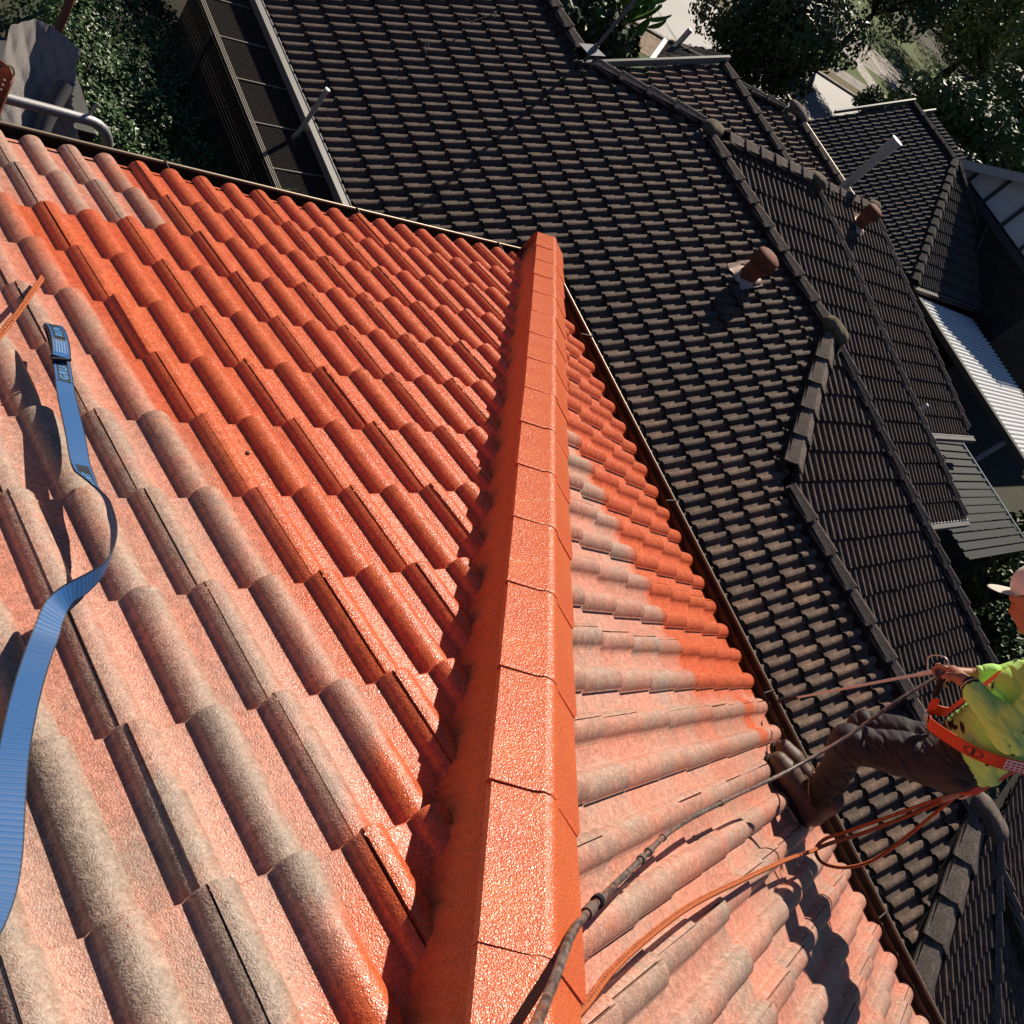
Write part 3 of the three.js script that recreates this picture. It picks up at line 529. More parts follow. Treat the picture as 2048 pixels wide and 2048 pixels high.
{ // ---- fourth neighbour: charcoal roof across the yard with a hip of stubby caps
  const h = thing('neighbour_house', 'house with the charcoal tiled hip roof beside the white patio cover', 'house', [22, -5.4, -7]);
  const R1 = rng(51), P4 = 28 * Math.PI / 180, T4 = Math.tan(P4), s1 = part('roof_slope', h), s2 = part('roof_slope', h), s3 = part('roof_slope', h), cap = 0.05;
  const C = [19.75, -2.72, -5.57], d = 3.45, ax = C[0] + d, ay = C[1] + d * T4, az = C[2] - d;
  layTiles([
    { ...frame('-X', P4), P: [C[0], C[1], 0], g: 0.34, u0: -11.3, u1: -5.2, v0: 0, v1: 4.1, joint: 0.1, lod: 2, parent: s1, cons: (x, z) => [[1, 0, ax - cap], [1, 1, C[0] + C[2] - cap], [0, -1, 11.22]] },
    { ...frame('+Z', P4), P: [0, C[1], C[2]], g: 0.34, u0: 19.5, u1: 27, v0: 0, v1: 4.1, joint: 0.05, lod: 2, parent: s2, cons: (x, z) => [[-1, -1, -C[0] - C[2] - cap], [1, -1, ax - az - cap]] },
    { ...frame('-X', P4), P: [23.1, -2.72, 0], g: 0.34, u0: -12.3, u1: -9.4, v0: 0.6, v1: 4.0, joint: 0.1, lod: 2, parent: s3, cons: (x, z) => [[1, 0, 26.3], [0, -1, 12.1], [-1, 0, -23.4]] },
  ], farTile, 300, R1);
  const y1 = x => C[1] + (x - C[0]) * T4 - deckY;
  under(s1, [[C[0], y1(C[0]), -11.2], [C[0], y1(C[0]), C[2]], [ax, y1(ax), az], [ax, y1(ax), -11.2]]); under(s2, [[ax, y1(ax), az], [C[0], y1(C[0]), C[2]], [26.7, y1(C[0]), C[2]]]); under(s3, [[23.4, -2.7, -12.1], [23.4, -2.7, -9.6], [26.3, -1.15, -9.6], [26.3, -1.15, -12.1]]);
  under(s1, [[ax, y1(ax), -11.2], [ax, y1(ax), az], [26.7, y1(C[0]), C[2]], [26.7, -3, -11.2]], 'far_slope');
  const rp = part('ridges', h), lay = (a, b, o) => layCaps(rp, a, b, caps({ mats: farTile, step: 0.34, ...o }));
  lay([ax, ay + 0.1, az], [C[0] + 0.05, C[1] + 0.12, C[2] - 0.05], { step: 0.36, hw: 0.15 }); lay([ax, ay + 0.08, -11.25], [ax, ay + 0.08, az - 0.1], { step: 0.5 }); lay([26.4, C[1] + 0.3, C[2] - 0.25], [ax + 0.1, ay + 0.08, az + 0.1], { step: 0.34, hw: 0.14 }); lay([26.3, -1.05, -12.15], [26.3, -1.05, -9.4], { step: 0.5 });
  simpleGutter(h, [19.7, -2.8, -5.48], [25, -2.8, -5.48], M.gutterBrown, 0.03, M.galv);
  { const b = new GB(); b.beam(V3(C[0] + 0.9, y1(C[0] + 0.9) + 0.16, -11.3), V3(ax + 0.05, y1(ax) + 0.16, -11.3), 0.05, 0.1); b.beam(V3(23.4, -2.5, -12.2), V3(26.35, -0.96, -12.2), 0.05, 0.1); mesh('metal_barge', b.geo(), mat(0.16, 0.17, 0.17, 0.5), h).position.copy(worldOf(h)).negate(); }
  const wl = part('walls', h), wb = new GB(); wb.box(20.4, 26.2, -5.4, -2.85, -11, -6.1); mesh('wall', wb.geo(), M.brick, wl);
}

// ================= ground, road, verge =================
const GY = -5.4;
function sheet(name, x0, x1, z0, z1, y, m) { const g = new THREE.PlaneGeometry(x1 - x0, z1 - z0, 1, 1); g.rotateX(-Math.PI / 2); g.translate((x0 + x1) / 2, y, (z0 + z1) / 2); const uv = g.attributes.uv; for (let k = 0; k < 4; k++) uv.setXY(k, uv.getX(k) * (x1 - x0), uv.getY(k) * (z1 - z0)); return structure(name, g, m); }
const groundTex = (() => { const t = dataTex(512, 512, (i, j) => { const x = i / 512, y = j / 512, n = tnoise(x * 8, y * 8, 8), m = tnoise(x * 64, y * 64, 64), f = tnoise(x * 256, y * 256, 256); const k = 0.5 + 0.5 * n * m + 0.4 * (f - 0.5), gr = clamp(n * 1.4 - 0.3); return [toS(lerp(0.055, 0.03, gr) * k * 1.6), toS(lerp(0.045, 0.05, gr) * k * 1.6), toS(lerp(0.032, 0.018, gr) * k * 1.6)]; }, true); t.repeat.set(0.25, 0.25); return t; })();
const asphaltTex = (() => { const t = dataTex(512, 512, (i, j) => { const x = i / 512, y = j / 512, f = tnoise(x * 256, y * 256, 256), n = tnoise(x * 9, y * 3, 3), s = tnoise(x * 5, y * 40, 5); const v = 0.10 + 0.05 * (f - 0.3) + 0.10 * n * s; return [toS(v * 0.96), toS(v * 1.0), toS(v * 1.04)]; }, true); t.repeat.set(0.3, 0.3); return t; })();
const grassTex = (() => { const t = dataTex(512, 512, (i, j) => { const x = i / 512, y = j / 512, f = tnoise(x * 256, y * 256, 256), n = tnoise(x * 12, y * 12, 12); const k = 0.55 + 0.7 * f; return [toS(lerp(0.05, 0.10, n) * k), toS(lerp(0.11, 0.12, n) * k), toS(0.018 * k)]; }, true); t.repeat.set(0.4, 0.4); return t; })();
const leafTex = (() => { const t = dataTex(512, 512, (i, j) => { const x = i / 512, y = j / 512, f = tnoise(x * 128, y * 128, 128), n = tnoise(x * 32, y * 32, 32); const k = 0.4 + f; return [toS(lerp(0.09, 0.2, n) * k), toS(lerp(0.075, 0.13, n) * k), toS(lerp(0.03, 0.05, n) * k)]; }, true); t.repeat.set(0.4, 0.4); return t; })();
const pathTex = (() => { const t = concreteMap.clone(); t.repeat.set(0.7, 0.7); t.needsUpdate = true; return t; })();
const roadM = new THREE.MeshStandardMaterial({ map: asphaltTex, roughness: 0.62 }), grassM = new THREE.MeshStandardMaterial({ map: grassTex, roughness: 0.95 }), leafLitterM = new THREE.MeshStandardMaterial({ map: leafTex, roughness: 0.95 });
const concM = mat(0.62, 0.60, 0.56, 0.85, { map: pathTex }), beigeM = mat(0.60, 0.46, 0.33, 0.9, { map: pathTex }), whiteConc = mat(0.95, 0.93, 0.88, 0.85, { map: pathTex });
sheet('ground', -300, 450, -420, 260, GY, new THREE.MeshStandardMaterial({ map: groundTex, roughness: 0.95 }));
sheet('road', -60, 300, -23.8, -18.4, GY + 0.004, roadM);
{ const b = new GB(); b.box(-60, 300, GY - 0.05, GY + 0.10, -18.4, -18.25); structure('kerb', b.geo(), concM); const c = new GB(); c.box(-60, 300, GY - 0.05, GY + 0.10, -24.0, -23.8); structure('kerb', c.geo(), concM); }
{ const b = new GB(); b.box(22.9, 23.05, GY, GY + 0.012, -21.2, -18.5); structure('driveway_edge_line', b.geo(), whiteConc); }
sheet('verge', -60, 300, -24.95, -24.0, GY + 0.06, leafLitterM); sheet('footpath', -60, 300, -26.3, -24.95, GY + 0.065, concM); sheet('lawn', -60, 300, -29.2, -26.3, GY + 0.06, grassM);
sheet('lawn', -60, 300, -44, -33.4, GY + 0.06, grassM); sheet('far_path', -60, 300, -33.4, -29.2, GY + 0.055, concM);
sheet('driveway', 47.2, 49.6, -40, -26.3, GY + 0.07, whiteConc); sheet('driveway', 53.2, 54.2, -40, -26.3, GY + 0.07, whiteConc);
sheet('near_path', 12, 23, -18.25, -16.6, GY + 0.03, beigeM); sheet('garden_lawn', 14, 22.5, -16.6, -15.2, GY + 0.02, grassM);

// ================= foliage =================
const leafMat = (r, g, b, rough = 0.45) => new THREE.MeshPhysicalMaterial({ color: rgb(r, g, b), roughness: rough, side: THREE.DoubleSide, vertexColors: true });
const LM = { hedge: leafMat(0.06, 0.125, 0.035, 0.42), dark: leafMat(0.045, 0.082, 0.026, 0.5), mid: leafMat(0.065, 0.115, 0.028, 0.5), olive: leafMat(0.10, 0.135, 0.032, 0.5), yellow: leafMat(0.17, 0.18, 0.025, 0.5), grass: leafMat(0.10, 0.16, 0.03, 0.6) };
const barkM = mat(0.055, 0.045, 0.038, 0.95, { map: concreteMap });
function leafSoup(n, pick, size, R, tone = 0.5, long = 1.7) { // pick(R) -> {p, n}: leaf position and the way it faces
  const b = new GB(), a = V3(0, 0, 0), c = V3(0, 0, 0), q = V3(0, 0, 0);
  for (let k = 0; k < n; k++) {
    const o = pick(R); if (!o) continue;
    const s = size * (0.6 + 0.8 * R()), nn = o.n.clone().add(V3(R() - 0.5, R() - 0.5, R() - 0.5).multiplyScalar(1.5)).normalize();
    a.set(R() - 0.5, R() - 0.5, R() - 0.5).cross(nn).normalize(); c.copy(nn).cross(a);
    const P = (x, y, h) => o.p.clone().addScaledVector(a, x * s * long).addScaledVector(c, y * s).addScaledVector(nn, h * s);
    const p0 = P(-0.5, 0, -0.05), p1 = P(0, 0.5, 0.07), p2 = P(0.5, 0, -0.1), p3 = P(0, -0.5, 0.07), ctr = null;
    b.tri(p0, p3, p2); b.tri(p0, p2, p1);
    const t = 1 - tone / 2 + tone * R(), w = 0.9 + 0.25 * R(); for (let j = 0; j < 6; j++) b.c.push(t * w, t, t * 0.9);
  }
  return b.geo();
}
// points spread through lumpy blobs, denser near their skins so that gaps and shaded hollows remain
function blobPick(blobs, thin = 0.55) {
  const tot = blobs.reduce((s, b) => s + b.r * b.r, 0);
  return R => {
    let t = R() * tot, b = blobs[0]; for (const q of blobs) { t -= q.r * q.r; if (t <= 0) { b = q; break; } }
    const n = V3(R() * 2 - 1, R() * 2 - 1, R() * 2 - 1); if (n.lengthSq() < 1e-3) return null; n.normalize();
    const lump = 0.78 + 0.45 * fbm(n.x * 2.3 + b.s, n.y * 2.3 + n.z * 2.3 + b.s * 1.7, 3);
    const rr = b.r * lump * Math.pow(thin + (1 - thin) * R(), 0.6);
    return { p: V3(b.x + n.x * rr, b.y + n.y * rr * (b.fy || 0.85), b.z + n.z * rr), n };
  };
}
function tree(name, label, x, z, hgt, rad, o = {}) {
  const R = rng(o.seed || Math.round(x * 31 + z * 17)), t = thing(name, label, 'tree', [x, GY, z], o.group);
  const fork = hgt * (o.fork || 0.42), tr = o.tr || 0.05 * hgt * 0.55;
  const lean = V3((o.lean || [0, 0])[0], 0, (o.lean || [0, 0])[1]);
  const top = V3(lean.x, fork, lean.z);
  const trunk = mesh('trunk', (() => { const g = [cyl(V3(0, -0.1, 0), top.clone().multiplyScalar(0.5).add(V3(0.05, 0, 0.03)), tr, tr * 0.82, 10), cyl(top.clone().multiplyScalar(0.5).add(V3(0.05, 0, 0.03)), top, tr * 0.82, tr * 0.68, 10)]; return mergeGeometries(g); })(), barkM, t);
  const blobs = [], cy = fork + (hgt - fork) * 0.5;
  const nb = o.blobs || 9; const limbs = [];
  for (let k = 0; k < nb; k++) { const a = k / nb * Math.PI * 2 + R(), q = Math.sqrt(R()) * rad * 0.66, y = lerp(fork + 0.12 * hgt, hgt - rad * 0.3, R()); const b = { x: lean.x * 1.4 + Math.cos(a) * q, z: lean.z * 1.4 + Math.sin(a) * q, y, r: rad * (0.34 + 0.28 * R()), s: R() * 50 }; blobs.push(b);
    const e = V3(b.x, b.y, b.z), m = top.clone().lerp(e, 0.5).add(V3((R() - 0.5) * 0.3, 0.12 * hgt * (R() - 0.3), (R() - 0.5) * 0.3)); limbs.push(tube([top, m, e], tr * 0.28, 8, 6)); }
  mesh('limbs', mergeGeometries(limbs), barkM, t);
  mesh('crown', leafSoup(o.n || 5000, blobPick(blobs, o.thin || 0.5), o.leaf || 0.16, R, 0.7), o.mat || LM.dark, t);
  return t;
}
function bush(name, label, x, z, y0, blobs, n, leaf, m, category = 'shrub', group, extra) {
  const R = rng(Math.round(x * 77 + z * 13 + 5)), t = thing(name, label, category, [x, y0, z], group);
  const bl = blobs.map(b => ({ x: b[0], y: b[1], z: b[2], r: b[3], fy: b[4], s: R() * 40 }));
  mesh('foliage', leafSoup(n, blobPick(bl, 0.6), leaf, R, 0.8), m, t);
  const st = bl.map(b => tube([V3(b.x * 0.3, 0, b.z * 0.3), V3(b.x * 0.6, b.y * 0.5, b.z * 0.7), V3(b.x, b.y, b.z)], 0.025, 6, 5)); mesh('stems', mergeGeometries(st), barkM, t);
  if (extra) extra(t, R); return t;
}
{ // clipped hedge in the gap between the houses: leaves over its top and sides
  const t = thing('hedge', 'glossy green hedge in the gap below the orange roof', 'hedge', [0.35, GY, -5.6]), R = rng(5);
  const pick = R => { const q = R(), x = (R() - 0.5) * 1.5, z = (R() - 0.5) * 7.5; const bump = 0.35 * (fbm(x * 1.6 + 7, z * 1.6 + 3, 3) - 0.5), bx = 0.3 * (fbm(z * 1.4, 4, 2) - 0.5);
    if (q < 0.55) return { p: V3(x + bx, 1.68 + bump - 0.5 * R() * R(), z), n: V3(0, 1, 0) };
    const y = 1.75 * Math.pow(R(), 0.7), s = R() < 0.65 ? 1 : -1; return { p: V3(s * (0.76 - 0.16 * R() * R()) + bx + 0.2 * (fbm(y * 2, z * 2 + 9, 2) - 0.5), y, z), n: V3(s, 0.3, 0) }; };
  mesh('foliage', leafSoup(36000, pick, 0.038, R, 1.0, 1.6), LM.hedge, t);
  const st = []; for (let k = 0; k < 14; k++) { const z = -3.4 + k * 0.52, x = (R() - 0.5) * 0.4; st.push(tube([V3(x, 0, z), V3(x + 0.1, 0.8, z + 0.1), V3(x * 1.5, 1.5, z + (R() - 0.5) * 0.4)], 0.03, 6, 5)); }
  mesh('stems', mergeGeometries(st), barkM, t);
}
// trees along and beyond the street
tree('street_tree', 'dark round tree overhanging the road beside its cast shadow', 20.6, -14.4, 5.0, 2.2, { n: 16000, leaf: 0.095, mat: LM.dark, fork: 0.34, blobs: 14 });
tree('street_tree', 'tree with a bare forked trunk on the leafy verge across the road', 38.1, -23.9, 7.0, 2.6, { n: 7000, leaf: 0.13, mat: LM.dark, fork: 0.45, tr: 0.2, lean: [0.5, -0.2] });
const wood = [
  [33.5, -14.6, 5.8, 3.0, 'mid', 7000, 'glossy mid green tree rising behind the charcoal roof edge'], [38.5, -15.4, 6.6, 3.2, 'dark', 7000, 'dense dark green tree between the charcoal roof and the far lawn'],
  [46, -18.6, 8.6, 4.4, 'olive', 7500, 'olive topped broad tree over the charcoal roof'], [44, -13.6, 6.6, 3.6, 'dark', 7000, 'dark leafy tree above the pale panelled gable'],
  [57, -22.5, 11, 5.4, 'mid', 6500, 'tall mid green tree at the back of the street'], [62, -29.5, 11, 5.6, 'olive', 6500, 'tall olive crowned tree beyond the white driveway'],
  [72, -37, 12, 6.5, 'dark', 6000, 'far dark tree behind the driveways'], [70, -26, 12, 6.2, 'dark', 6000, 'far dense tree left of the distant roof'],
  [66, -50, 9, 4.6, 'mid', 5000, 'green tree at the end of the white driveway'], [90, -44, 14, 8, 'dark', 5000, 'distant dark tree closing the street'], [88, -33, 14, 7.6, 'mid', 5000, 'distant green tree below the far house'], [52, -13.5, 9, 4.4, 'mid', 5000, 'leafy tree behind the pale panelled gable'],
  [34.5, -18.0, 2.6, 1.0, 'mid', 2600, 'small leafy tree at the roadside by the charcoal roof'], [64, -16, 12, 6, 'dark', 5000, 'tall dark tree far behind the pale panelled gable'], [110, -48, 16, 10, 'dark', 5000, 'hazy dark tree on the skyline'], [30.5, -13.2, 4.4, 1.9, 'dark', 4500, 'dark shrub like tree touching the charcoal roof ridge'],
];
for (const [x, z, h, r, m, n, l] of wood) tree('garden_tree', l, x, z, h, r, { n: Math.round(n * 1.7), leaf: 0.085 + r * 0.019, mat: LM[m], fork: 0.3, blobs: 12 });
{ // far-off planting closing the view at the end of the street
  const R = rng(99), bl = []; for (let k = 0; k < 90; k++) bl.push({ x: 70 + R() * 190, y: GY + 2 + R() * 6, z: -130 + R() * 120, r: 3 + R() * 4, s: R() * 60 });
  const m = mesh('distant_trees', leafSoup(30000, blobPick(bl, 0.6), 0.7, R, 0.8), LM.dark); m.userData.kind = 'stuff'; m.userData.label = 'mass of distant dark trees behind the street'; m.userData.category = 'trees';
}
// garden plants by the near path
bush('shrub', 'strappy dark shrub behind the ridge end by the near path', 14.4, -14.6, GY, [[0, 1.0, 0, 1.0], [0.9, 0.8, 0.4, 0.8], [-0.9, 0.8, -0.2, 0.8], [-1.6, 0.9, 0.7, 0.8]], 3600, 0.14, LM.dark);
bush('shrub', 'rounded glossy shrub behind the low tiled carport', 20.6, -14.6, GY, [[0, 1.1, 0, 1.0], [1.0, 0.9, 0.2, 0.9], [-0.7, 0.9, -0.4, 0.8]], 5200, 0.075, LM.mid);
{ // canna with broad leaves and red and pink flowers
  const t = thing('canna_plant', 'broad leaved plant with red and pink flowers by the beige path', 'plant', [16.9, GY, -16.1]), R = rng(8);
  const blade = new THREE.PlaneGeometry(0.26, 0.75, 2, 4); { const p = blade.attributes.position; for (let k = 0; k < p.count; k++) { const y = (p.getY(k) + 0.375) / 0.75, w = Math.sin(Math.PI * clamp(y * 0.92 + 0.06)); p.setXYZ(k, p.getX(k) * w, p.getY(k) + 0.375, Math.abs(p.getX(k)) * 0.5 - y * y * 0.2); } blade.computeVertexNormals(); }
  const lm = new THREE.MeshPhysicalMaterial({ color: rgb(0.085, 0.19, 0.03), roughness: 0.42, side: THREE.DoubleSide }), st = [], fl = [mat(0.55, 0.02, 0.03, 0.6), mat(0.72, 0.33, 0.28, 0.6)];
  for (let k = 0; k < 44; k++) { const x = (R() - 0.5) * 1.9, z = (R() - 0.5) * 1.3, h = 0.5 + R() * 1.1; const m = mesh('leaf', blade, lm, t); m.position.set(x, h, z); m.rotation.set(0.5 + R() * 0.6, R() * 6.28, (R() - 0.5) * 0.5, 'YXZ'); m.scale.setScalar(0.8 + R() * 0.7); if (k % 3 === 0) st.push(cyl(V3(x, 0, z), V3(x, h + 0.3, z), 0.02, 0.015, 6)); }
  mesh('stems', mergeGeometries(st), mat(0.05, 0.09, 0.03, 0.7), t);
  for (let k = 0; k < 26; k++) { const g = new THREE.SphereGeometry(0.07 + R() * 0.05, 7, 5); g.scale(1, 0.8, 0.7); const m = mesh('flower', g, fl[k % 5 < 2 ? 0 : 1], t); m.position.set(0.2 + (R() - 0.5) * 1.3, 1.55 + R() * 0.5, -0.1 + (R() - 0.5) * 0.9); m.rotation.set(R() * 3, R() * 3, 0); }
}
{ const t = thing('garden_tub', 'dark round tub with a pale rim below the flowering plant', 'tub', [14.9, GY, -14.0]); mesh('tub', new THREE.LatheGeometry([[0, 0], [0.34, 0], [0.42, 0.5], [0.40, 0.5], [0.36, 0.4], [0, 0.4]].map(p => new THREE.Vector2(...p)), 20), mat(0.02, 0.05, 0.06, 0.5), t); const r = mesh('rim', new THREE.TorusGeometry(0.42, 0.018, 8, 28), M.galv, t); r.rotation.x = Math.PI / 2; r.position.y = 0.5; }
// yard on the right
bush('shrub', 'dense shrub with yellow tipped leaves beyond the low roofs', 19.4, 1.4, GY, [[0, 1.3, 0, 1.1], [1.2, 1.2, 0.9, 1.1], [-0.9, 1.0, 0.8, 1.0], [0.6, 0.9, 2.0, 1.0], [1.8, 1.1, -0.2, 1.0], [-0.4, 0.8, 2.4, 0.9]], 7600, 0.085, LM.mid, 'shrub', null, (t, R) => {
  mesh('yellow_leaves', leafSoup(420, blobPick([{ x: 0.5, y: 1.9, z: 0.2, r: 0.8, s: 3 }, { x: 0.3, y: 1.5, z: 1.5, r: 0.5, s: 9 }], 0.85), 0.10, R, 0.5), LM.yellow, t); });
bush('shrub', 'dark shrub behind the worker in the shaded yard', 16.5, 3.9, GY, [[0, 0.9, 0, 1.0], [1.2, 0.8, 0.7, 0.9], [-0.5, 0.7, 1.2, 0.9], [1.0, 0.7, -1.0, 0.9], [2.2, 0.8, -0.2, 0.9]], 5200, 0.08, LM.dark);
{ const t = thing('grass_clump', 'sunlit tuft of grass beside the pale ridge end', 'grass', [9.1, GY, 6.0]), R = rng(12), b = new GB();
  for (let k = 0; k < 2600; k++) { const x = (R() - 0.5) * 2.6, z = (R() - 0.5) * 2.4, h = 0.25 + R() * 0.5, a = R() * 6.28, w = 0.012; const p = V3(x, 0, z), q = V3(x + Math.cos(a) * h * 0.5, h, z + Math.sin(a) * h * 0.5), s = V3(-Math.sin(a) * w, 0, Math.cos(a) * w); b.tri(p.clone().sub(s), p.clone().add(s), q); const tt = 0.7 + R() * 0.6; for (let j = 0; j < 3; j++) b.c.push(tt, tt, tt * 0.8); }
  mesh('blades', b.geo(), LM.grass, t); }

// ================= roof furniture =================
const terracotta = mat(0.52, 0.165, 0.095, 0.8, { map: (() => { const t = concreteMap.clone(); t.repeat.set(1.2, 1.2); t.needsUpdate = true; return t; })() });
function vent(label, x, y, z, s) {
  const t = thing('roof_vent', label, 'vent', [x, y, z], 'terracotta vents on the dark roofs');
  mesh('pipe', new THREE.LatheGeometry([[0.085, -0.2], [0.092, 0.1], [0.094, 0.26], [0.10, 0.262]].map(p => new THREE.Vector2(p[0] * s, p[1] * s)), 28), terracotta, t);
  mesh('cap', new THREE.LatheGeometry([[0.1, 0.25], [0.122, 0.27], [0.128, 0.3], [0.126, 0.385], [0.118, 0.405], [0.08, 0.425], [0, 0.432]].map(p => new THREE.Vector2(p[0] * s, p[1] * s)), 32), terracotta, t);
  mesh('band', new THREE.CylinderGeometry(0.13 * s, 0.13 * s, 0.012 * s, 32, 1, true).translate(0, 0.305 * s, 0), mat(0.06, 0.025, 0.02, 0.8), t);
  const g = new THREE.PlaneGeometry(0.27 * s, 0.30 * s, 24, 14), p = g.attributes.position; // dressed lead apron, crumpled over the tiles
  for (let k = 0; k < p.count; k++) { const a = p.getX(k), b = p.getY(k); p.setZ(k, 0.04 * s * Math.max(0, 1 - Math.hypot(a, b) / 0.16) + 0.014 * Math.sin(b * 42) + 0.012 * (fbm(a * 12 + x, b * 12) - 0.5)); }
  g.computeVertexNormals(); g.rotateX(-Math.PI / 2); const ap = mesh('lead_apron', g, mat(0.62, 0.46, 0.36, 0.6, { metalness: 0.1 }), t); ap.userData.label = 'pale painted lead apron'; return [t, ap];
}
{ const [t, ap] = vent('terracotta roof vent with pale lead apron on the long brown slope', 5.66, -1.16, -1.75, 1.25); ap.rotation.z = P1; ap.position.set(-0.02, 0.15, -0.02); }
{ const [t, ap] = vent('terracotta roof vent half hidden by a hip on the smaller slope', 12.3, -1.38, -4.4, 1.25); ap.rotation.x = P1; ap.position.y = 0.13; }
{ const t = thing('steel_flue', 'tall grey steel flue with a flat bright cap behind the ridges', 'flue', [12.97, -2.4, -5.5]);
  mesh('pipe', cyl(V3(0, 0, 0), V3(0, 2.05, 0), 0.082, 0.082, 20), M.galv, t); mesh('collar', cyl(V3(0, 1.94, 0), V3(0, 2.3, 0), 0.115, 0.115, 24), M.galv, t); mesh('cap', cyl(V3(0, 2.3, 0), V3(0, 2.315, 0), 0.125, 0.125, 24), M.steel, t); }
{ const t = thing('vent_pipe', 'pale plastic pipe standing up through the gutter by the mesh roof', 'pipe', [1.44, -2.9, -4.52]); mesh('pipe', cyl(V3(0, 0, 0), V3(0.03, 0.62, -0.02), 0.026, 0.026, 12), mat(0.42, 0.36, 0.31, 0.6), t); mesh('cap', cyl(V3(0.03, 0.615, -0.02), V3(0.032, 0.64, -0.02), 0.03, 0.03, 12), M.white, t); mesh('elbow', tube([V3(0, 0.05, 0), V3(-0.02, -0.05, 0), V3(0.06, -0.14, 0)], 0.028, 10, 10), mat(0.36, 0.31, 0.27, 0.6), t); }
{ const t = thing('vent_pipe', 'small white pipe by the gutter end of the smaller slope', 'pipe', [13.95, -2.75, -1.35]); mesh('pipe', cyl(V3(0, 0, 0), V3(0.0, 0.34, 0), 0.03, 0.03, 10), mat(0.55, 0.55, 0.58, 0.5), t); mesh('cap', cyl(V3(0, 0.34, 0), V3(0, 0.36, 0), 0.035, 0.035, 10), M.white, t); }
{ const t = thing('service_mast', 'slim grey mast rising from the lead flashing at the ridge end', 'mast', [5.25, -1.25, -5.47]); mesh('pole', cyl(V3(0, 0, 0), V3(0, 2.25, 0), 0.024, 0.022, 12), mat(0.16, 0.17, 0.17, 0.6), t); mesh('collar', cyl(V3(0, 0.1, 0), V3(0, 0.26, 0), 0.06, 0.03, 12), M.lead, t); mesh('insulator', cyl(V3(0, 2.25, 0), V3(0, 2.33, 0), 0.04, 0.03, 10), M.black, t); }
{ const t = thing('wire_bracket', 'pair of thin bent wires left on the brown slope', 'bracket', [3.05, -1.98, -5.55]); for (const z of [0, 0.07]) mesh('prong', tube([V3(0, 0.0, z), V3(0.01, 0.03, z), V3(-0.02, 0.13, z - 0.02)], 0.005, 8, 6), M.galv, t); mesh('foot', cyl(V3(0, 0.0, -0.02), V3(0, 0.0, 0.1), 0.006, 0.006, 6), M.black, t); }
{ const t = thing('loose_hose_clip', 'black looped clip lying on the upper brown slope', 'clip', [3.78, -1.66, -6.0]); mesh('loop', new THREE.TorusGeometry(0.05, 0.008, 8, 20).rotateX(1.2), M.black, t); mesh('rod', tube([V3(0.05, 0.01, 0), V3(0.2, 0.07, -0.06), V3(0.33, 0.14, -0.1)], 0.008, 12, 6), M.black, t); mesh('hook', tube([V3(0.33, 0.14, -0.1), V3(0.35, 0.2, -0.1), V3(0.38, 0.14, -0.08)], 0.006, 8, 6), M.steel, t); }

// ================= lower buildings =================
{ // low tiled carport beyond the mast
  const t = thing('carport', 'small low roof of dark corrugated tiles with a white gutter by the path', 'carport', [15.5, GY, -12.5]);
  const s1 = part('roof_slope', t), R1 = rng(61), a = V3(15.33, -3.3, -12.88), b = V3(13.4, -3.3, -11.21), c = V3(15.08, -2.6, -11.2);
  let U = b.clone().sub(a).normalize(); const V = c.clone().sub(a).addScaledVector(U, -c.clone().sub(a).dot(U)).normalize(); let N = U.clone().cross(V); if (N.y < 0) { U.negate(); N.negate(); }
  const us = [a, b].map(q => q.clone().sub(a).dot(U)), u0 = Math.min(...us), u1 = Math.max(...us);
  layTiles([{ U, V, N, P: a.toArray(), g: 0.34, u0, u1, v0: 0, v1: 1.35, joint: u0, lod: 2, parent: s1, cons: () => [[0.3, -1, 15.33 * 0.3 + 12.88]] }], farTile, 300, R1);
  { const B = new GB(), q = (u, v) => a.clone().addScaledVector(N, -0.1).addScaledVector(U, u).addScaledVector(V, v); B.quad(q(u0, 0), q(u1, 0), q(u1, 1.3), q(u0, 1.3)); mesh('roof_deck', B.geo(), M.sarking, s1); }
  layCaps(part('ridges', t), [15.3, -3.16, -12.8], [15.2, -2.5, -11.1], caps({ step: 0.6 }));
  simpleGutter(t, b.clone().add(V3(-0.05, -0.05, -0.05)).toArray(), a.clone().add(V3(-0.05, -0.05, -0.05)).toArray(), M.white, 0.03, M.white);
  for (const [x, z] of [[15.2, -12.5], [13.8, -11.1], [16.2, -10.4]]) { const b = new GB(); b.box(x - 0.05, x + 0.05, GY, -3.1 + (x - 13.8) * 0.3, z - 0.05, z + 0.05); wmesh('post', b.geo(), M.galv, t); }
}
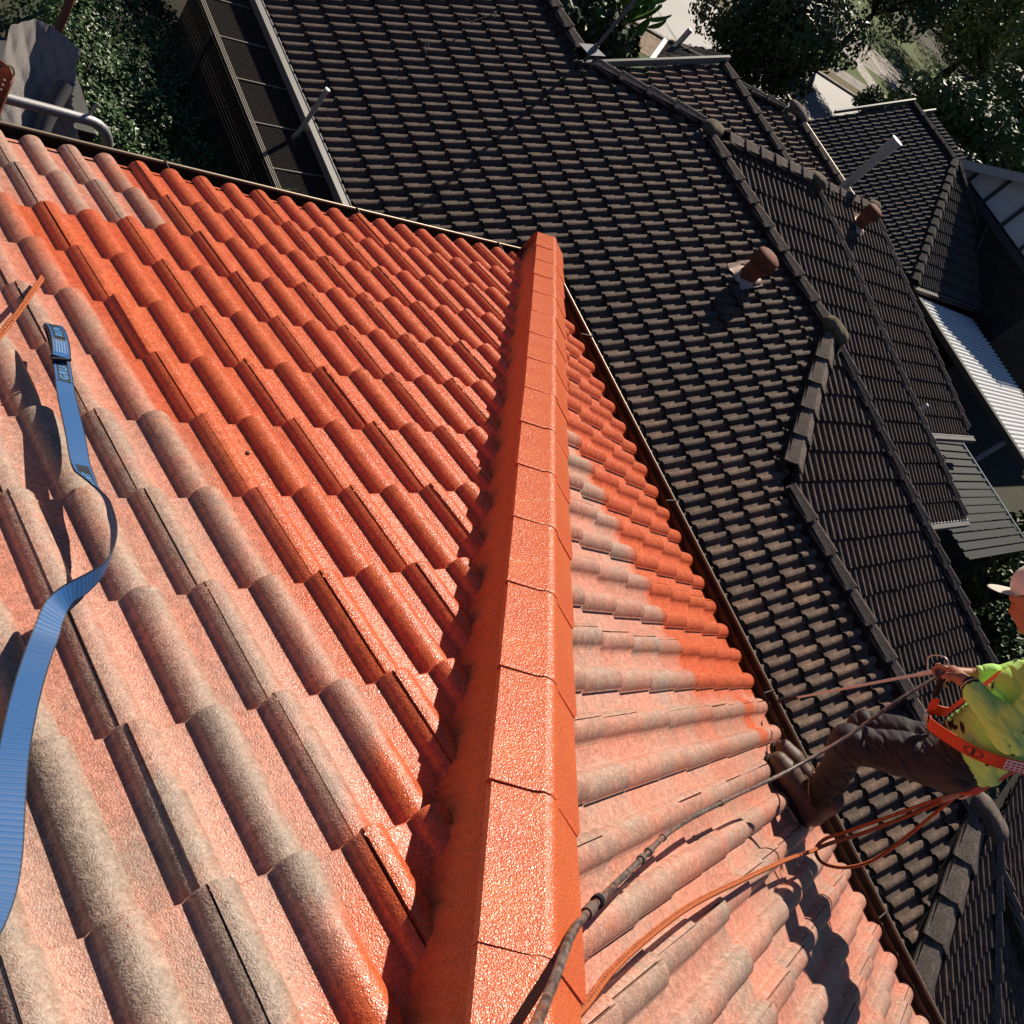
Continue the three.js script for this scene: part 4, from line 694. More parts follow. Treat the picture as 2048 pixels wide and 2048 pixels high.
{ // white corrugated patio cover with a dark beam and a post
  const t = thing('patio_cover', 'white corrugated metal patio cover with a dark olive beam', 'patio cover', [21.8, GY, -3]);
  const a = V3(20.25, -2.93, -5.45), b = V3(19.95, -2.93, 1.6), w = V3(4.2, -0.12, 0), rib = V3(0, 0.03, 0);
  const n = 52; const d = b.clone().sub(a);
  const pan = mat(0.80, 0.82, 0.82, 0.42, { metalness: 0.1 });
  for (let k = 0; k < n; k++) { const B = new GB(), t0 = k / n, t1 = (k + 1) / n; const P = (t, h) => a.clone().addScaledVector(d, t).add(V3(0, h, 0)); const pr = [[0, 0], [0.68, 0], [0.76, 0.035], [0.9, 0.035], [1, 0]];
    for (let i = 0; i < pr.length - 1; i++) { const p = P(lerp(t0, t1, pr[i][0]), pr[i][1]), q = P(lerp(t0, t1, pr[i + 1][0]), pr[i + 1][1]); B.quad(p, q, q.clone().add(w), p.clone().add(w)); } wmesh('sheet_rib', B.geo(), pan, t); }
  const bm = mat(0.055, 0.058, 0.042, 0.6), B = new GB(); B.beam(a.clone().add(V3(-0.12, -0.02, 0)), b.clone().add(V3(-0.12, -0.02, 0)), 0.2, 0.14); wmesh('beam', B.geo(), bm, t);
  const gt = new GB(); gt.beam(a.clone().add(V3(4.25, -0.15, 0)), b.clone().add(V3(4.25, -0.15, 0)), 0.12, 0.1); wmesh('gutter', gt.geo(), bm, t);
  for (const [x, z] of [[20.05, -1.1], [20.0, 1.4], [24.2, 1.4]]) { const P = new GB(); P.box(x - 0.05, x + 0.05, GY, -3.05, z - 0.05, z + 0.05); wmesh('post', P.geo(), mat(0.30, 0.31, 0.42, 0.5), t); }
}
{ // dark green awning roof under the low eaves
  const t = thing('lean_to', 'dark green corrugated lean-to roof with a thin white edge by the patio cover', 'lean-to', [16.6, GY, 0]);
  const m = mat(0.006, 0.012, 0.012, 0.6); for (let k = 0; k < 16; k++) { const z = -1.5 + k * 0.19, B = new GB(); B.quad(V3(13.8, -3.22, z), V3(13.8, -3.22, z + 0.13), V3(17.8, -3.32, z + 0.13), V3(17.8, -3.32, z)); B.quad(V3(13.8, -3.19, z + 0.13), V3(13.8, -3.19, z + 0.19), V3(17.8, -3.29, z + 0.19), V3(17.8, -3.29, z + 0.13)); wmesh('sheet_rib', B.geo(), m, t); }
  wmesh('edge_trim', cyl(V3(17.82, -3.29, -1.5), V3(17.82, -3.29, 1.6), 0.022, 0.022, 8), M.white, t);
  for (const z of [-1.3, 1.4]) { const P = new GB(); P.box(17.6, 17.68, GY, -3.32, z - 0.04, z + 0.04); wmesh('post', P.geo(), M.fascia, t); }
}
{ // two-storey house with a pale panelled gable wall
  const t = thing('gabled_house', 'tall house with a pale panelled gable and dark timber strips above the patio', 'house', [27, GY, -3]);
  const x = 24.6, panel = mat(0.50, 0.56, 0.62, 0.75), dark = mat(0.025, 0.032, 0.045, 0.6);
  const zc = -7.2, zl = -9.6, zr = -4.4, ye = -1.15, yt = 0.35, gw = part('gable_wall', t); gw.userData.label = 'gable of pale panels between dark strips';
  const yy = z => z < zc ? lerp(ye, yt, (z - zl) / (zc - zl)) : lerp(yt, ye, (z - zc) / (zr - zc));
  const zs = [-9.6, -8.9, -8.1, -7.2, -6.3, -5.3, -4.4];
  for (let k = 0; k < zs.length - 1; k++) { const B = new GB(), a = zs[k] + 0.04, b = zs[k + 1] - 0.04; B.quad(V3(x, ye + 0.05, a), V3(x, ye + 0.05, b), V3(x, yy(b), b), V3(x, yy(a), a)); mesh('panel', B.geo(), panel, gw); const S = new GB(); S.box(x - 0.05, x + 0.02, ye, yy(zs[k + 1]) + 0.02, zs[k + 1] - 0.05, zs[k + 1] + 0.05); mesh('timber_strip', S.geo(), dark, gw); }
  const S = new GB(); S.box(x - 0.1, x + 0.02, ye - 0.2, ye, zl, zr); mesh('timber_strip', S.geo(), dark, gw);
  const W = new GB(); W.box(x, x + 9, GY, ye - 0.1, zl + 0.3, zr - 0.2); wmesh('wall', W.geo(), mat(0.05, 0.045, 0.045, 0.9, { map: concreteMap }), t);
  const Rf = new GB(); Rf.quad(V3(x - 0.35, ye - 0.12, zl - 0.2), V3(x - 0.35, yt + 0.1, zc), V3(x + 9, yt + 0.1, zc), V3(x + 9, ye - 0.12, zl - 0.2)); Rf.quad(V3(x - 0.35, yt + 0.1, zc), V3(x - 0.35, ye - 0.12, zr + 0.2), V3(x + 9, ye - 0.12, zr + 0.2), V3(x + 9, yt + 0.1, zc)); wmesh('roof', Rf.geo(), farTile[0], t);
  const Bg = new GB(); Bg.beam(V3(x - 0.36, ye - 0.15, zl - 0.2), V3(x - 0.36, yt + 0.06, zc), 0.04, 0.24); Bg.beam(V3(x - 0.36, yt + 0.06, zc), V3(x - 0.36, ye - 0.15, zr + 0.2), 0.04, 0.24); wmesh('barge_board', Bg.geo(), mat(0.35, 0.38, 0.42, 0.6), t);
  wmesh('downpipe', tube([V3(x - 0.12, ye - 0.25, -7.4), V3(x - 0.15, ye - 0.5, -7.2), V3(x - 0.15, -2.8, -6.3)], 0.05, 20, 8), dark, t);
}
{ // distant house at the end of the street
  const t = thing('distant_house', 'distant house with a red brown tiled roof among the trees', 'house', [110, GY, -60]);
  const R = new GB(); R.quad(V3(102, -0.5, -54), V3(118, -0.5, -54), V3(118, 3.2, -60), V3(102, 3.2, -60)); R.quad(V3(102, -0.5, -66), V3(102, 3.2, -60), V3(118, 3.2, -60), V3(118, -0.5, -66)); wmesh('roof', R.geo(), mat(0.06, 0.04, 0.035, 0.9, { map: concreteMap }), t);
  const W = new GB(); W.box(103, 117, GY, -0.4, -65, -55); wmesh('wall', W.geo(), M.brick, t);
}
{ // mesh-covered walkway frame under the neighbour's eave
  const t = thing('mesh_walkway', 'dark mesh covered walkway frame beside the brown roof gutter', 'walkway cover', [1.2, GY, -6]);
  const rail = mat(0.34, 0.31, 0.24, 0.6), dm = mat(0.05, 0.038, 0.034, 0.8), x0 = 0.94, x1 = 1.52, y0 = -3.0, y1 = -2.93, z0 = -9, z1 = -2.9;
  const wires = []; for (let x = x0; x < x1 + 0.3; x += 0.026) wires.push(cyl(V3(x, lerp(y0, y1, (x - x0) / (x1 - x0)), z0), V3(x, lerp(y0, y1, (x - x0) / (x1 - x0)), z1), 0.0035, 0.0035, 4));
  for (let z = z0; z < z1; z += 0.026) wires.push(cyl(V3(x0, y0, z), V3(x1 + 0.3, y1 + 0.03, z), 0.0035, 0.0035, 4));
  const mp = wmesh('mesh_panel', mergeGeometries(wires), dm, t); mp.userData.kind = 'stuff';
  const hang = []; for (let z = z0; z < z1; z += 0.05) hang.push(cyl(V3(x0 - 0.02, y0, z), V3(x0 - 0.05, y0 - 1.1, z), 0.003, 0.003, 4)); for (let y = y0; y > y0 - 1.1; y -= 0.05) hang.push(cyl(V3(x0 - 0.03, y, z0), V3(x0 - 0.03, y, z1), 0.003, 0.003, 4)); wmesh('hanging_mesh', mergeGeometries(hang), dm, t).userData.kind = 'stuff';
  for (const dx of [0, 0.02, 0.04]) wmesh('edge_rail', cyl(V3(x0 + dx, y0 + 0.015 + dx * 0.3, z0), V3(x0 + dx, y0 + 0.015 + dx * 0.3, z1), 0.007, 0.007, 6), rail, t);
  for (let z = -8.6; z < z1; z += 0.66) wmesh('cross_bar', cyl(V3(x0, y0 + 0.012, z), V3(x1 + 0.25, y1 + 0.04, z + 0.02), 0.009, 0.009, 6), rail, t);
  for (const z of [-8.5, -6, -3.2]) { const P = new GB(); P.box(x0 - 0.03, x0 + 0.05, GY, y0, z - 0.04, z + 0.04); wmesh('post', P.geo(), dm, t); }
}
{ const t = thing('fern', 'small bright green fern frond by the mesh edge rail', 'plant', [0.98, -3.05, -3.75]), R = rng(4); const b = new GB(); for (let k = 0; k < 26; k++) { const a = 0.3 + R() * 1.6, L = 0.12 + R() * 0.22, e = V3(Math.cos(a) * L, 0.04 + R() * 0.12, Math.sin(a) * L * 1.2); for (let j = 1; j < 9; j++) for (const s of [-1, 1]) { const p = e.clone().multiplyScalar(j / 9), q = p.clone().add(V3(-Math.sin(a) * s * 0.045 * (1.1 - j / 9), 0.005, Math.cos(a) * s * 0.045 * (1.1 - j / 9)).addScaledVector(e, 0.12)); b.tri(p, q, p.clone().addScaledVector(e, 0.06)); const tt = 0.8 + R() * 0.5; for (let i = 0; i < 3; i++) b.c.push(tt, tt, tt); } } mesh('fronds', b.geo(), LM.grass, t); }

// ================= things by the left end of the front gutter =================
{ const t = thing('guard_rail', 'galvanised bent pipe rail behind the front gutter', 'rail', [-2.8, -0.2, -0.4]); wmesh('pipe', tube([V3(-4.2, -0.165, -0.4), V3(-3.6, -0.165, -0.4), V3(-3.01, -0.164, -0.4), V3(-2.75, -0.165, -0.4), V3(-2.655, -0.17, -0.4), V3(-2.6, -0.2, -0.4), V3(-2.555, -0.275, -0.4), V3(-2.55, -0.5, -0.4), V3(-2.55, -1.4, -0.4)], 0.024, 90, 14), M.galv, t); wmesh('pin', cyl(V3(-2.69, -0.16, -0.41), V3(-2.66, -0.085, -0.43), 0.008, 0.008, 8), M.galv, t); wmesh('support', cyl(V3(-3.25, -0.165, -0.4), V3(-3.25, -1.5, -0.4), 0.022, 0.022, 12), M.galv, t); }
{ const t = thing('perforated_bracket', 'rusty orange perforated steel bracket standing at the gutter end', 'bracket', [-3.14, -0.1, -0.25]), m = mat(0.62, 0.24, 0.14, 0.7, { map: concreteMap });
  t.scale.setScalar(0.6); t.position.set(-3.15, -0.05, -0.22);
  const s = new THREE.Shape([[-0.12, -0.4], [0.075, -0.4], [0.055, 0.26], [0.02, 0.31], [-0.12, 0.34]].map(p => new THREE.Vector2(...p))); for (const [x, y, r] of [[-0.02, 0.2, 0.010], [0.02, 0.2, 0.010], [-0.02, 0.16, 0.010], [0.02, 0.16, 0.01], [-0.02, 0.12, 0.01], [0.02, 0.12, 0.01], [0.0, 0.05, 0.024], [-0.06, 0.2, 0.01], [-0.06, 0.16, 0.01], [-0.06, 0.12, 0.01]]) { const h = new THREE.Path(); h.absarc(x, y, r, 0, Math.PI * 2, true); s.holes.push(h); }
  const g = new THREE.ExtrudeGeometry(s, { depth: 0.006, bevelEnabled: true, bevelSize: 0.002, bevelThickness: 0.002, bevelSegments: 1 }); const o = mesh('plate', g, m, t); o.rotation.y = -0.5;
  const f = new GB(); f.box(0.06, 0.068, -0.4, 0.25, 0, 0.07); const o2 = mesh('flange', f.geo(), m, t); o2.rotation.y = -0.5;
  mesh('strap_loop', tube([V3(-0.05, 0.28, 0.02), V3(0.03, 0.3, -0.02), V3(0.07, 0.24, -0.02), V3(0.04, 0.2, 0)], 0.007, 16, 6), mat(0.2, 0.19, 0.12, 0.8), t); }
{ // grey quilted sheet draped over a dark trolley
  const t = thing('draped_sheet', 'crumpled grey quilted sheet with frayed edge hung behind the pipe rail', 'sheet', [-1.95, -2.6, -2.5]);
  const cloth = mat(0.34, 0.31, 0.29, 0.85, { side: THREE.DoubleSide, bumpMap: grainBump, bumpScale: 0.003 });
  const g = new THREE.PlaneGeometry(1, 1, 60, 90), p = g.attributes.position;
  for (let k = 0; k < p.count; k++) { const a = p.getX(k) + 0.5, b = p.getY(k) + 0.5; const q = 0.012 * Math.abs(Math.sin((a * 9 + b * 14) * 1.6)) * 1 + 0.012 * Math.abs(Math.sin((a * 9 - b * 14) * 1.6)); const fr = a > 0.97 ? 0.03 * (hash2(k, 3) - 0.3) : 0;
    const fold = 0.09 * Math.sin(a * 5 + b * 2.2) + 0.06 * (fbm(a * 4 + 2, b * 4, 3) - 0.5); p.setXYZ(k, lerp(-0.32, 0.26, a) * (0.75 + 0.4 * (1 - b)) + 0.05 * Math.sin(b * 6) + fr, lerp(0.1, 1.15, b), lerp(0.75, -0.35, b) + fold + q); }
  g.computeVertexNormals(); mesh('cloth', g, cloth, t);
  mesh('rolled_fold', tube([V3(0.12, 0.95, -0.1), V3(-0.02, 0.72, 0.15), V3(-0.1, 0.45, 0.42), V3(-0.08, 0.25, 0.55)], 0.055, 30, 8), mat(0.10, 0.10, 0.105, 0.7), t);
}
{ const t = thing('paint_trolley', 'dark wheeled trolley with red fittings under the grey sheet', 'trolley', [-2.0, GY, -3.0]); const m = mat(0.02, 0.02, 0.022, 0.6);
  const b = new GB(); b.box(-0.5, 0.5, 1.2, 3.4, -0.4, 0.4); mesh('body', b.geo(), m, t); for (const x of [-0.5, 0.42]) for (const z of [-0.38, 0.3]) { const P = new GB(); P.box(x, x + 0.08, 0, 1.2, z, z + 0.08); mesh('leg', P.geo(), m, t); }
  mesh('handle', tube([V3(0.42, 3.3, -0.6), V3(0.46, 3.75, -0.7), V3(0.40, 4.1, -0.85), V3(0.3, 4.25, -1.0)], 0.035, 24, 8), mat(0.25, 0.09, 0.06, 0.5), t);
  const c = new THREE.CylinderGeometry(0.07, 0.07, 0.09, 16); const o = mesh('red_cap', c, mat(0.45, 0.03, 0.03, 0.4), t); o.position.set(0.28, 3.55, 0.0); o.rotation.z = 0.8;
  mesh('cable', tube([V3(-0.2, 4.3, -0.6), V3(-0.22, 3.8, -0.5), V3(-0.2, 3.2, -0.1), V3(-0.3, 2.6, 0.4)], 0.012, 30, 6), mat(0.12, 0.12, 0.12, 0.6), t); }

// ================= things lying on the painted roof =================
function ribbon(pts, rolls, width, thick, o = {}) { // flat webbing along a curve; N is the roof normal that roll 0 lies flat on
  const c = new THREE.CatmullRomCurve3(pts.map(A3), false, 'centripetal'), n = o.seg || 160, N0 = o.N || V3(0, 1, 0), b = new GB();
  const s0 = o.s0 || 0, s1 = o.s1 === undefined ? 1 : o.s1, L = c.getLength();
  const row = k => {
    const s = lerp(s0, s1, k / n), p = c.getPointAt(s), t = c.getTangentAt(s), w = t.clone().cross(N0).normalize(), u = w.clone().cross(t).normalize().negate();
    if (u.dot(N0) < 0) u.negate();
    const fr = s * (rolls.length - 1), i = Math.min(rolls.length - 2, Math.floor(fr)), roll = lerp(rolls[i], rolls[i + 1], sm(fr - i));
    const W = w.clone().multiplyScalar(Math.cos(roll)).addScaledVector(u, Math.sin(roll)), U = u.clone().multiplyScalar(Math.cos(roll)).addScaledVector(w, -Math.sin(roll));
    const P = (x, y) => p.clone().addScaledVector(W, x * width / 2).addScaledVector(U, y * thick / 2 + (o.lift || 0));
    return { s: (s - s0) * L, P, U };
  };
  let a = row(0); const tot = (s1 - s0) * L;
  for (let k = 1; k <= n; k++) { const d = row(k);
    const uv = (r, x) => o.label ? [1 - r.s / tot, x * 0.5 + 0.5] : [x * 0.5 + 0.5, r.s / width];
    const q = (x0, y0, x1, y1, fl) => { const A = a.P(x0, y0), B = a.P(x1, y1), C = d.P(x1, y1), D = d.P(x0, y0), na = a.U.clone().multiplyScalar(fl), nd = d.U.clone().multiplyScalar(fl); b.tri(A, B, C, uv(a, x0), uv(a, x1), uv(d, x1), na, na, nd); b.tri(A, C, D, uv(a, x0), uv(d, x1), uv(d, x0), na, nd, nd); };
    q(-1, 1, 1, 1, 1); if (!o.label) { q(1, -1, -1, -1, -1); const e = (x) => b.quad(a.P(x, -1), d.P(x, -1), d.P(x, 1), a.P(x, 1)); e(1); e(-1); }
    a = d; }
  return b.geo();
}
function canvasTex(w, h, draw, rep) { const c = document.createElement('canvas'); c.width = w; c.height = h; const x = c.getContext('2d'); draw(x, w, h); const t = new THREE.CanvasTexture(c); t.colorSpace = THREE.SRGBColorSpace; if (rep) { t.wrapS = t.wrapT = THREE.RepeatWrapping; t.repeat.set(...rep); } t.needsUpdate = true; return t; }
const NA = V3(0, Math.cos(PIT), -Math.sin(PIT)), NB = V3(Math.sin(PIT), Math.cos(PIT), 0);
{ // blue webbing strap
  const t = thing('webbing_strap', 'blue webbing strap with a sewn end loop lying over the pale tiles', 'strap', [-3.8, 0.9, 2.3]);
  const web = canvasTex(64, 64, (x, w, h) => { x.fillStyle = '#1f5fa0'; x.fillRect(0, 0, w, h); for (let j = 0; j < h; j += 8) { x.fillStyle = 'rgba(15,40,75,0.22)'; x.fillRect(0, j, w, 2); x.fillStyle = 'rgba(150,190,225,0.07)'; x.fillRect(0, j + 4, w, 2); } x.fillStyle = '#0d1b2c'; x.fillRect(0, 0, 3, h); x.fillRect(w - 3, 0, 3, h); }, [1, 1]);
  const bt = dataTex(8, 32, (i, j) => 0.5 + 0.5 * Math.sin(j / 32 * Math.PI * 8)); const wm = new THREE.MeshStandardMaterial({ map: web, roughness: 0.55, bumpMap: bt, bumpScale: 0.0004, side: THREE.DoubleSide });
  const pts = [[-3.545, 0.72, 1.61], [-3.566, 0.766, 1.717], [-3.612, 0.834, 1.912], [-3.646, 0.894, 2.07], [-3.672, 0.936, 2.187], [-3.68, 0.97, 2.244], [-3.677, 1.005, 2.304], [-3.683, 1.03, 2.366], [-3.701, 1.056, 2.428], [-3.73, 1.08, 2.487], [-3.759, 1.089, 2.524], [-3.801, 1.096, 2.554], [-3.839, 1.104, 2.575], [-3.874, 1.115, 2.607], [-3.911, 1.142, 2.664], [-3.952, 1.160, 2.734], [-3.996, 1.192, 2.816], [-4.036, 1.228, 2.901], [-4.068, 1.262, 2.985], [-4.092, 1.292, 3.048], [-4.118, 1.318, 3.104], [-4.15, 1.338, 3.15], [-4.22, 1.36, 3.22]];
  const rolls = [0.05, 0.05, 0.1, 0.08, 0.05, 0.05, 0.05, 0.15, 0.7, 1.45, 1.62, 1.6, 1.25, 0.4, 0.05, 0, 0, 0.05, 0.12, 0.1, 0.05, 0];
  wmesh('webbing', ribbon(pts, rolls, 0.045, 0.0025, { seg: 260, N: NA }), wm, t);
  const loopPts = [[-3.545, 0.722, 1.608], [-3.551, 0.745, 1.64], [-3.561, 0.768, 1.69], [-3.575, 0.787, 1.745], [-3.585, 0.798, 1.775]];
  const lw = canvasTex(256, 64, (x, w, h) => { x.fillStyle = '#1f5fa0'; x.fillRect(0, 0, w, h); x.fillStyle = '#0e1620'; x.fillRect(0, 0, w, 4); x.fillRect(0, h - 4, w, 4); x.fillRect(110, 13, 146, 38); x.fillStyle = '#d5dde4'; for (let i = 30; i < 118; i += 13) for (let j = 8; j < 58; j += 9) { x.fillRect(i + (j % 2) * 2, j, 7, 2); x.fillRect(i + 5, j - 3, 2, 4); } x.fillStyle = '#4f97d6'; x.font = 'bold 37px sans-serif'; x.textBaseline = 'middle'; x.fillText('RUN', 140, 33); x.fillStyle = '#15304c'; for (let i = 0; i < w; i += 7) { x.fillRect(i, 7, 3, 4); x.fillRect(i, h - 11, 3, 4); } });
  wmesh('sewn_loop', ribbon(loopPts, [0.05, 0.05], 0.047, 0.006, { seg: 30, N: NA, lift: 0.004 }), wm, t);
  wmesh('loop_print', ribbon(loopPts, [0.05, 0.05], 0.0455, 0.002, { seg: 30, N: NA, lift: 0.0085, label: true }), new THREE.MeshStandardMaterial({ map: lw, roughness: 0.55 }), t);
  wmesh('loop_fold', cyl(A3(loopPts[0]).add(V3(-0.0235, 0.002, 0)), A3(loopPts[0]).add(V3(0.0235, 0.002, 0)), 0.0075, 0.0075, 10), wm, t);
  wmesh('loop_end', cyl(A3(loopPts[4]).add(V3(-0.0243, 0.006, 0.002)), A3(loopPts[4]).add(V3(0.0243, 0.006, 0.002)), 0.004, 0.004, 8), mat(0.01, 0.015, 0.025, 0.7), t);
  const box = word => canvasTex(256, 80, (x, w, h) => { x.fillStyle = '#1f5fa0'; x.fillRect(0, 0, w, h); x.fillStyle = '#14212e'; x.beginPath(); x.moveTo(6, 14); x.lineTo(w, 14); x.lineTo(w, h - 12); x.lineTo(0, h - 12); x.fill(); x.fillStyle = '#4a92d2'; x.font = 'bold 50px sans-serif'; x.textBaseline = 'middle'; x.fillText(word, 16, h / 2 + 2); x.fillStyle = '#0d1b2c'; x.fillRect(0, 0, w, 4); x.fillRect(0, h - 4, w, 4); });
  wmesh('printed_name', ribbon(pts, rolls, 0.0445, 0.002, { seg: 24, N: NA, lift: 0.0014, label: true, s0: 0.062, s1: 0.142 }), new THREE.MeshStandardMaterial({ map: box('GRUNT'), roughness: 0.6 }), t);
  wmesh('printed_name', ribbon(pts, rolls, 0.0445, 0.002, { seg: 24, N: NA, lift: 0.0014, label: true, s0: 0.325, s1: 0.395 }), new THREE.MeshStandardMaterial({ map: box('GRUNT'), roughness: 0.6 }), t);
}
const ropeTex = canvasTex(256, 64, (x, w, h) => { const R = rng(3); x.fillStyle = '#d9713a'; x.fillRect(0, 0, w, h); for (let i = 0; i < w; i += 8) for (let j = 0; j < h; j += 8) { x.fillStyle = `rgba(${R() < 0.5 ? '255,170,110' : '120,45,15'},0.35)`; x.fillRect(i + ((j / 8) % 2) * 4, j, 5, 5); } for (let i = 0; i < w; i += 21) for (let j = 0; j < h; j += 16) { x.fillStyle = '#1d120d'; x.save(); x.translate(i + (j % 32) * 0.3, j + 4); x.rotate(0.6); x.fillRect(0, 0, 13, 6); x.restore(); } }, [1, 1]);
const ropeBump = dataTex(64, 32, (i, j) => 0.5 + 0.5 * Math.sin(i / 64 * Math.PI * 16 + j / 32 * Math.PI * 4) * Math.cos(j / 32 * Math.PI * 8));
const ropeMat = (L) => { const m = ropeTex.clone(); m.repeat.set(L / 0.13, 1); m.needsUpdate = true; const b = ropeBump.clone(); b.repeat.set(L / 0.05, 1); b.needsUpdate = true; return new THREE.MeshStandardMaterial({ map: m, roughness: 0.85, bumpMap: b, bumpScale: 0.002 }); };
{ const t = thing('safety_rope', 'orange flecked safety rope across the pink slope clipped to the worker', 'rope', [-1.5, 0.7, 3.65]);
  const pts = [[-3.75, 1.66, 3.66], [-3.435, 1.499, 3.602], [-3.268, 1.398, 3.602], [-3.099, 1.31, 3.593], [-2.846, 1.202, 3.589], [-2.489, 1.054, 3.598], [-1.932, 0.829, 3.641], [-1.3, 0.585, 3.695], [-1.02, 0.50, 3.725], [-0.78, 0.465, 3.746], [-0.66, 0.526, 3.764], [-0.52, 0.663, 3.776], [-0.45, 0.786, 3.777], [-0.4, 0.885, 3.772]];
  wmesh('line', tube(pts, 0.0082, 300, 12), ropeMat(4.3), t);
  const lp = [[-0.4, 0.885, 3.772], [-0.47, 0.79, 3.759], [-0.55, 0.63, 3.75], [-0.6, 0.455, 3.743], [-0.62, 0.33, 3.741], [-0.62, 0.272, 3.77], [-0.62, 0.272, 3.82], [-0.60, 0.33, 3.868], [-0.55, 0.425, 3.893], [-0.5, 0.53, 3.88], [-0.45, 0.72, 3.826], [-0.4, 0.883, 3.776]];
  wmesh('slack_loop', tube(lp, 0.0078, 140, 12), ropeMat(1.6), t);
}
{ const t = thing('rope_end', 'short orange flecked rope crossing the pale tiles above the blue strap', 'rope', [-3.6, 0.68, 1.5]); wmesh('line', tube([[-3.452, 0.545, 1.27], [-3.465, 0.572, 1.3], [-3.55, 0.665, 1.444], [-3.621, 0.705, 1.559], [-3.682, 0.727, 1.648], [-3.811, 0.813, 1.86], [-3.96, 0.925, 2.13]], 0.0078, 90, 12), ropeMat(1.0), t); }
{ // spray hose with couplings
  const t = thing('spray_hose', 'grey brown spray hose with couplings running from the hip to the worker', 'hose', [-2.2, 0.95, 3.42]);
  const pts = [[-4.05, 2.08, 3.56], [-3.897, 1.958, 3.514], [-3.76, 1.837, 3.517], [-3.578, 1.698, 3.499], [-3.401, 1.571, 3.473], [-3.244, 1.464, 3.464], [-2.995, 1.314, 3.454], [-2.712, 1.165, 3.438], [-2.48, 1.072, 3.416], [-2.169, 0.945, 3.408], [-1.939, 0.862, 3.409], [-1.7, 0.79, 3.409], [-1.45, 0.720, 3.412], [-1.15, 0.710, 3.408], [-0.9, 0.835, 3.383], [-0.7, 1.015, 3.336], [-0.53, 1.158, 3.311]];
  const hm = canvasTex(256, 16, (x, w, h) => { const R = rng(31); x.fillStyle = '#6d5f59'; x.fillRect(0, 0, w, h); for (let k = 0; k < 240; k++) { const q = R(); x.fillStyle = q < 0.4 ? 'rgba(40,34,32,0.5)' : q < 0.75 ? 'rgba(150,135,125,0.35)' : 'rgba(190,95,65,0.4)'; x.fillRect(R() * w, R() * h, 2 + R() * 9, 1 + R() * 4); } }, [5, 1]);
  const c = new THREE.CatmullRomCurve3(pts.map(A3), false, 'centripetal');
  wmesh('tube', tube(pts, 0.0076, 260, 12), new THREE.MeshStandardMaterial({ map: hm, roughness: 0.5 }), t);
  const cm = mat(0.16, 0.12, 0.1, 0.5);
  for (const [s, r, l] of [[0.255, 0.0115, 0.035], [0.28, 0.0125, 0.02], [0.40, 0.0112, 0.012], [0.42, 0.0112, 0.012], [0.455, 0.010, 0.008], [0.62, 0.0105, 0.014]]) { const p = c.getPointAt(s), d = c.getTangentAt(s); wmesh('coupling', cyl(p.clone().addScaledVector(d, -l), p.clone().addScaledVector(d, l), r, r, 14), cm, t); }
  const p = c.getPointAt(0.275), d = c.getTangentAt(0.275); for (let k = 0; k < 5; k++) { const g = new THREE.TorusGeometry(0.0118, 0.0018, 6, 16); g.applyQuaternion(new THREE.Quaternion().setFromUnitVectors(V3(0, 0, 1), d)); g.translate(...p.clone().addScaledVector(d, k * 0.005).toArray()); wmesh('wire_wrap', g, M.black, t); }
}
{ // spray wand resting over the gutter
  const t = thing('spray_wand', 'thin metal spray wand with a black nozzle pointing at the gutter', 'wand', [-0.2, 0.5, 3.2]);
  const a = V3(-0.475, 1.09, 3.29), b = V3(-0.03, 0.165, 3.11), d = b.clone().sub(a).normalize();
  const wandM = mat(0.55, 0.56, 0.58, 0.35, { metalness: 0.25 });
  wmesh('lance', cyl(a, b, 0.0075, 0.0055, 12), wandM, t);
  wmesh('grip_sleeve', cyl(a.clone().addScaledVector(d, -0.03), a.clone().addScaledVector(d, 0.09), 0.011, 0.010, 12), wandM, t);
  const q = s => b.clone().addScaledVector(d, s);
  wmesh('nozzle', mergeGeometries([cyl(q(-0.07), q(0.02), 0.011, 0.013, 12), cyl(q(0.02), q(0.05), 0.009, 0.009, 10), cyl(q(0.05), q(0.085), 0.017, 0.014, 12), cyl(q(0.085), q(0.12), 0.009, 0.006, 10)]), M.black, t);
  const g = new GB(); g.beam(a.clone().addScaledVector(d, -0.09), a.clone().addScaledVector(d, -0.02), 0.03, 0.035); wmesh('gun_body', g.geo(), M.steel, t);
  wmesh('trigger_guard', tube([a.clone().addScaledVector(d, 0.03), a.clone().add(V3(-0.02, 0.03, -0.06)), a.clone().add(V3(-0.03, 0.09, -0.03)), a.clone().addScaledVector(d, -0.1)], 0.003, 20, 6), M.steel, t);
  wmesh('handle', cyl(a.clone().addScaledVector(d, -0.07), a.clone().add(V3(-0.01, -0.035, 0.09)), 0.014, 0.013, 10), M.black, t);
}
{ // pebbles and grit
  const R = rng(17); for (const [x, z, r] of [[-3.16, 2.07, 0.007]]) { const t = tag(mesh('pebble', new THREE.IcosahedronGeometry(r, 1), mat(0.16, 0.07, 0.05, 0.9)), 'small brown pebble on a pale pink tile pan', 'pebble'); t.position.set(x, z * TP + 0.01 - 0.03, z); }
}

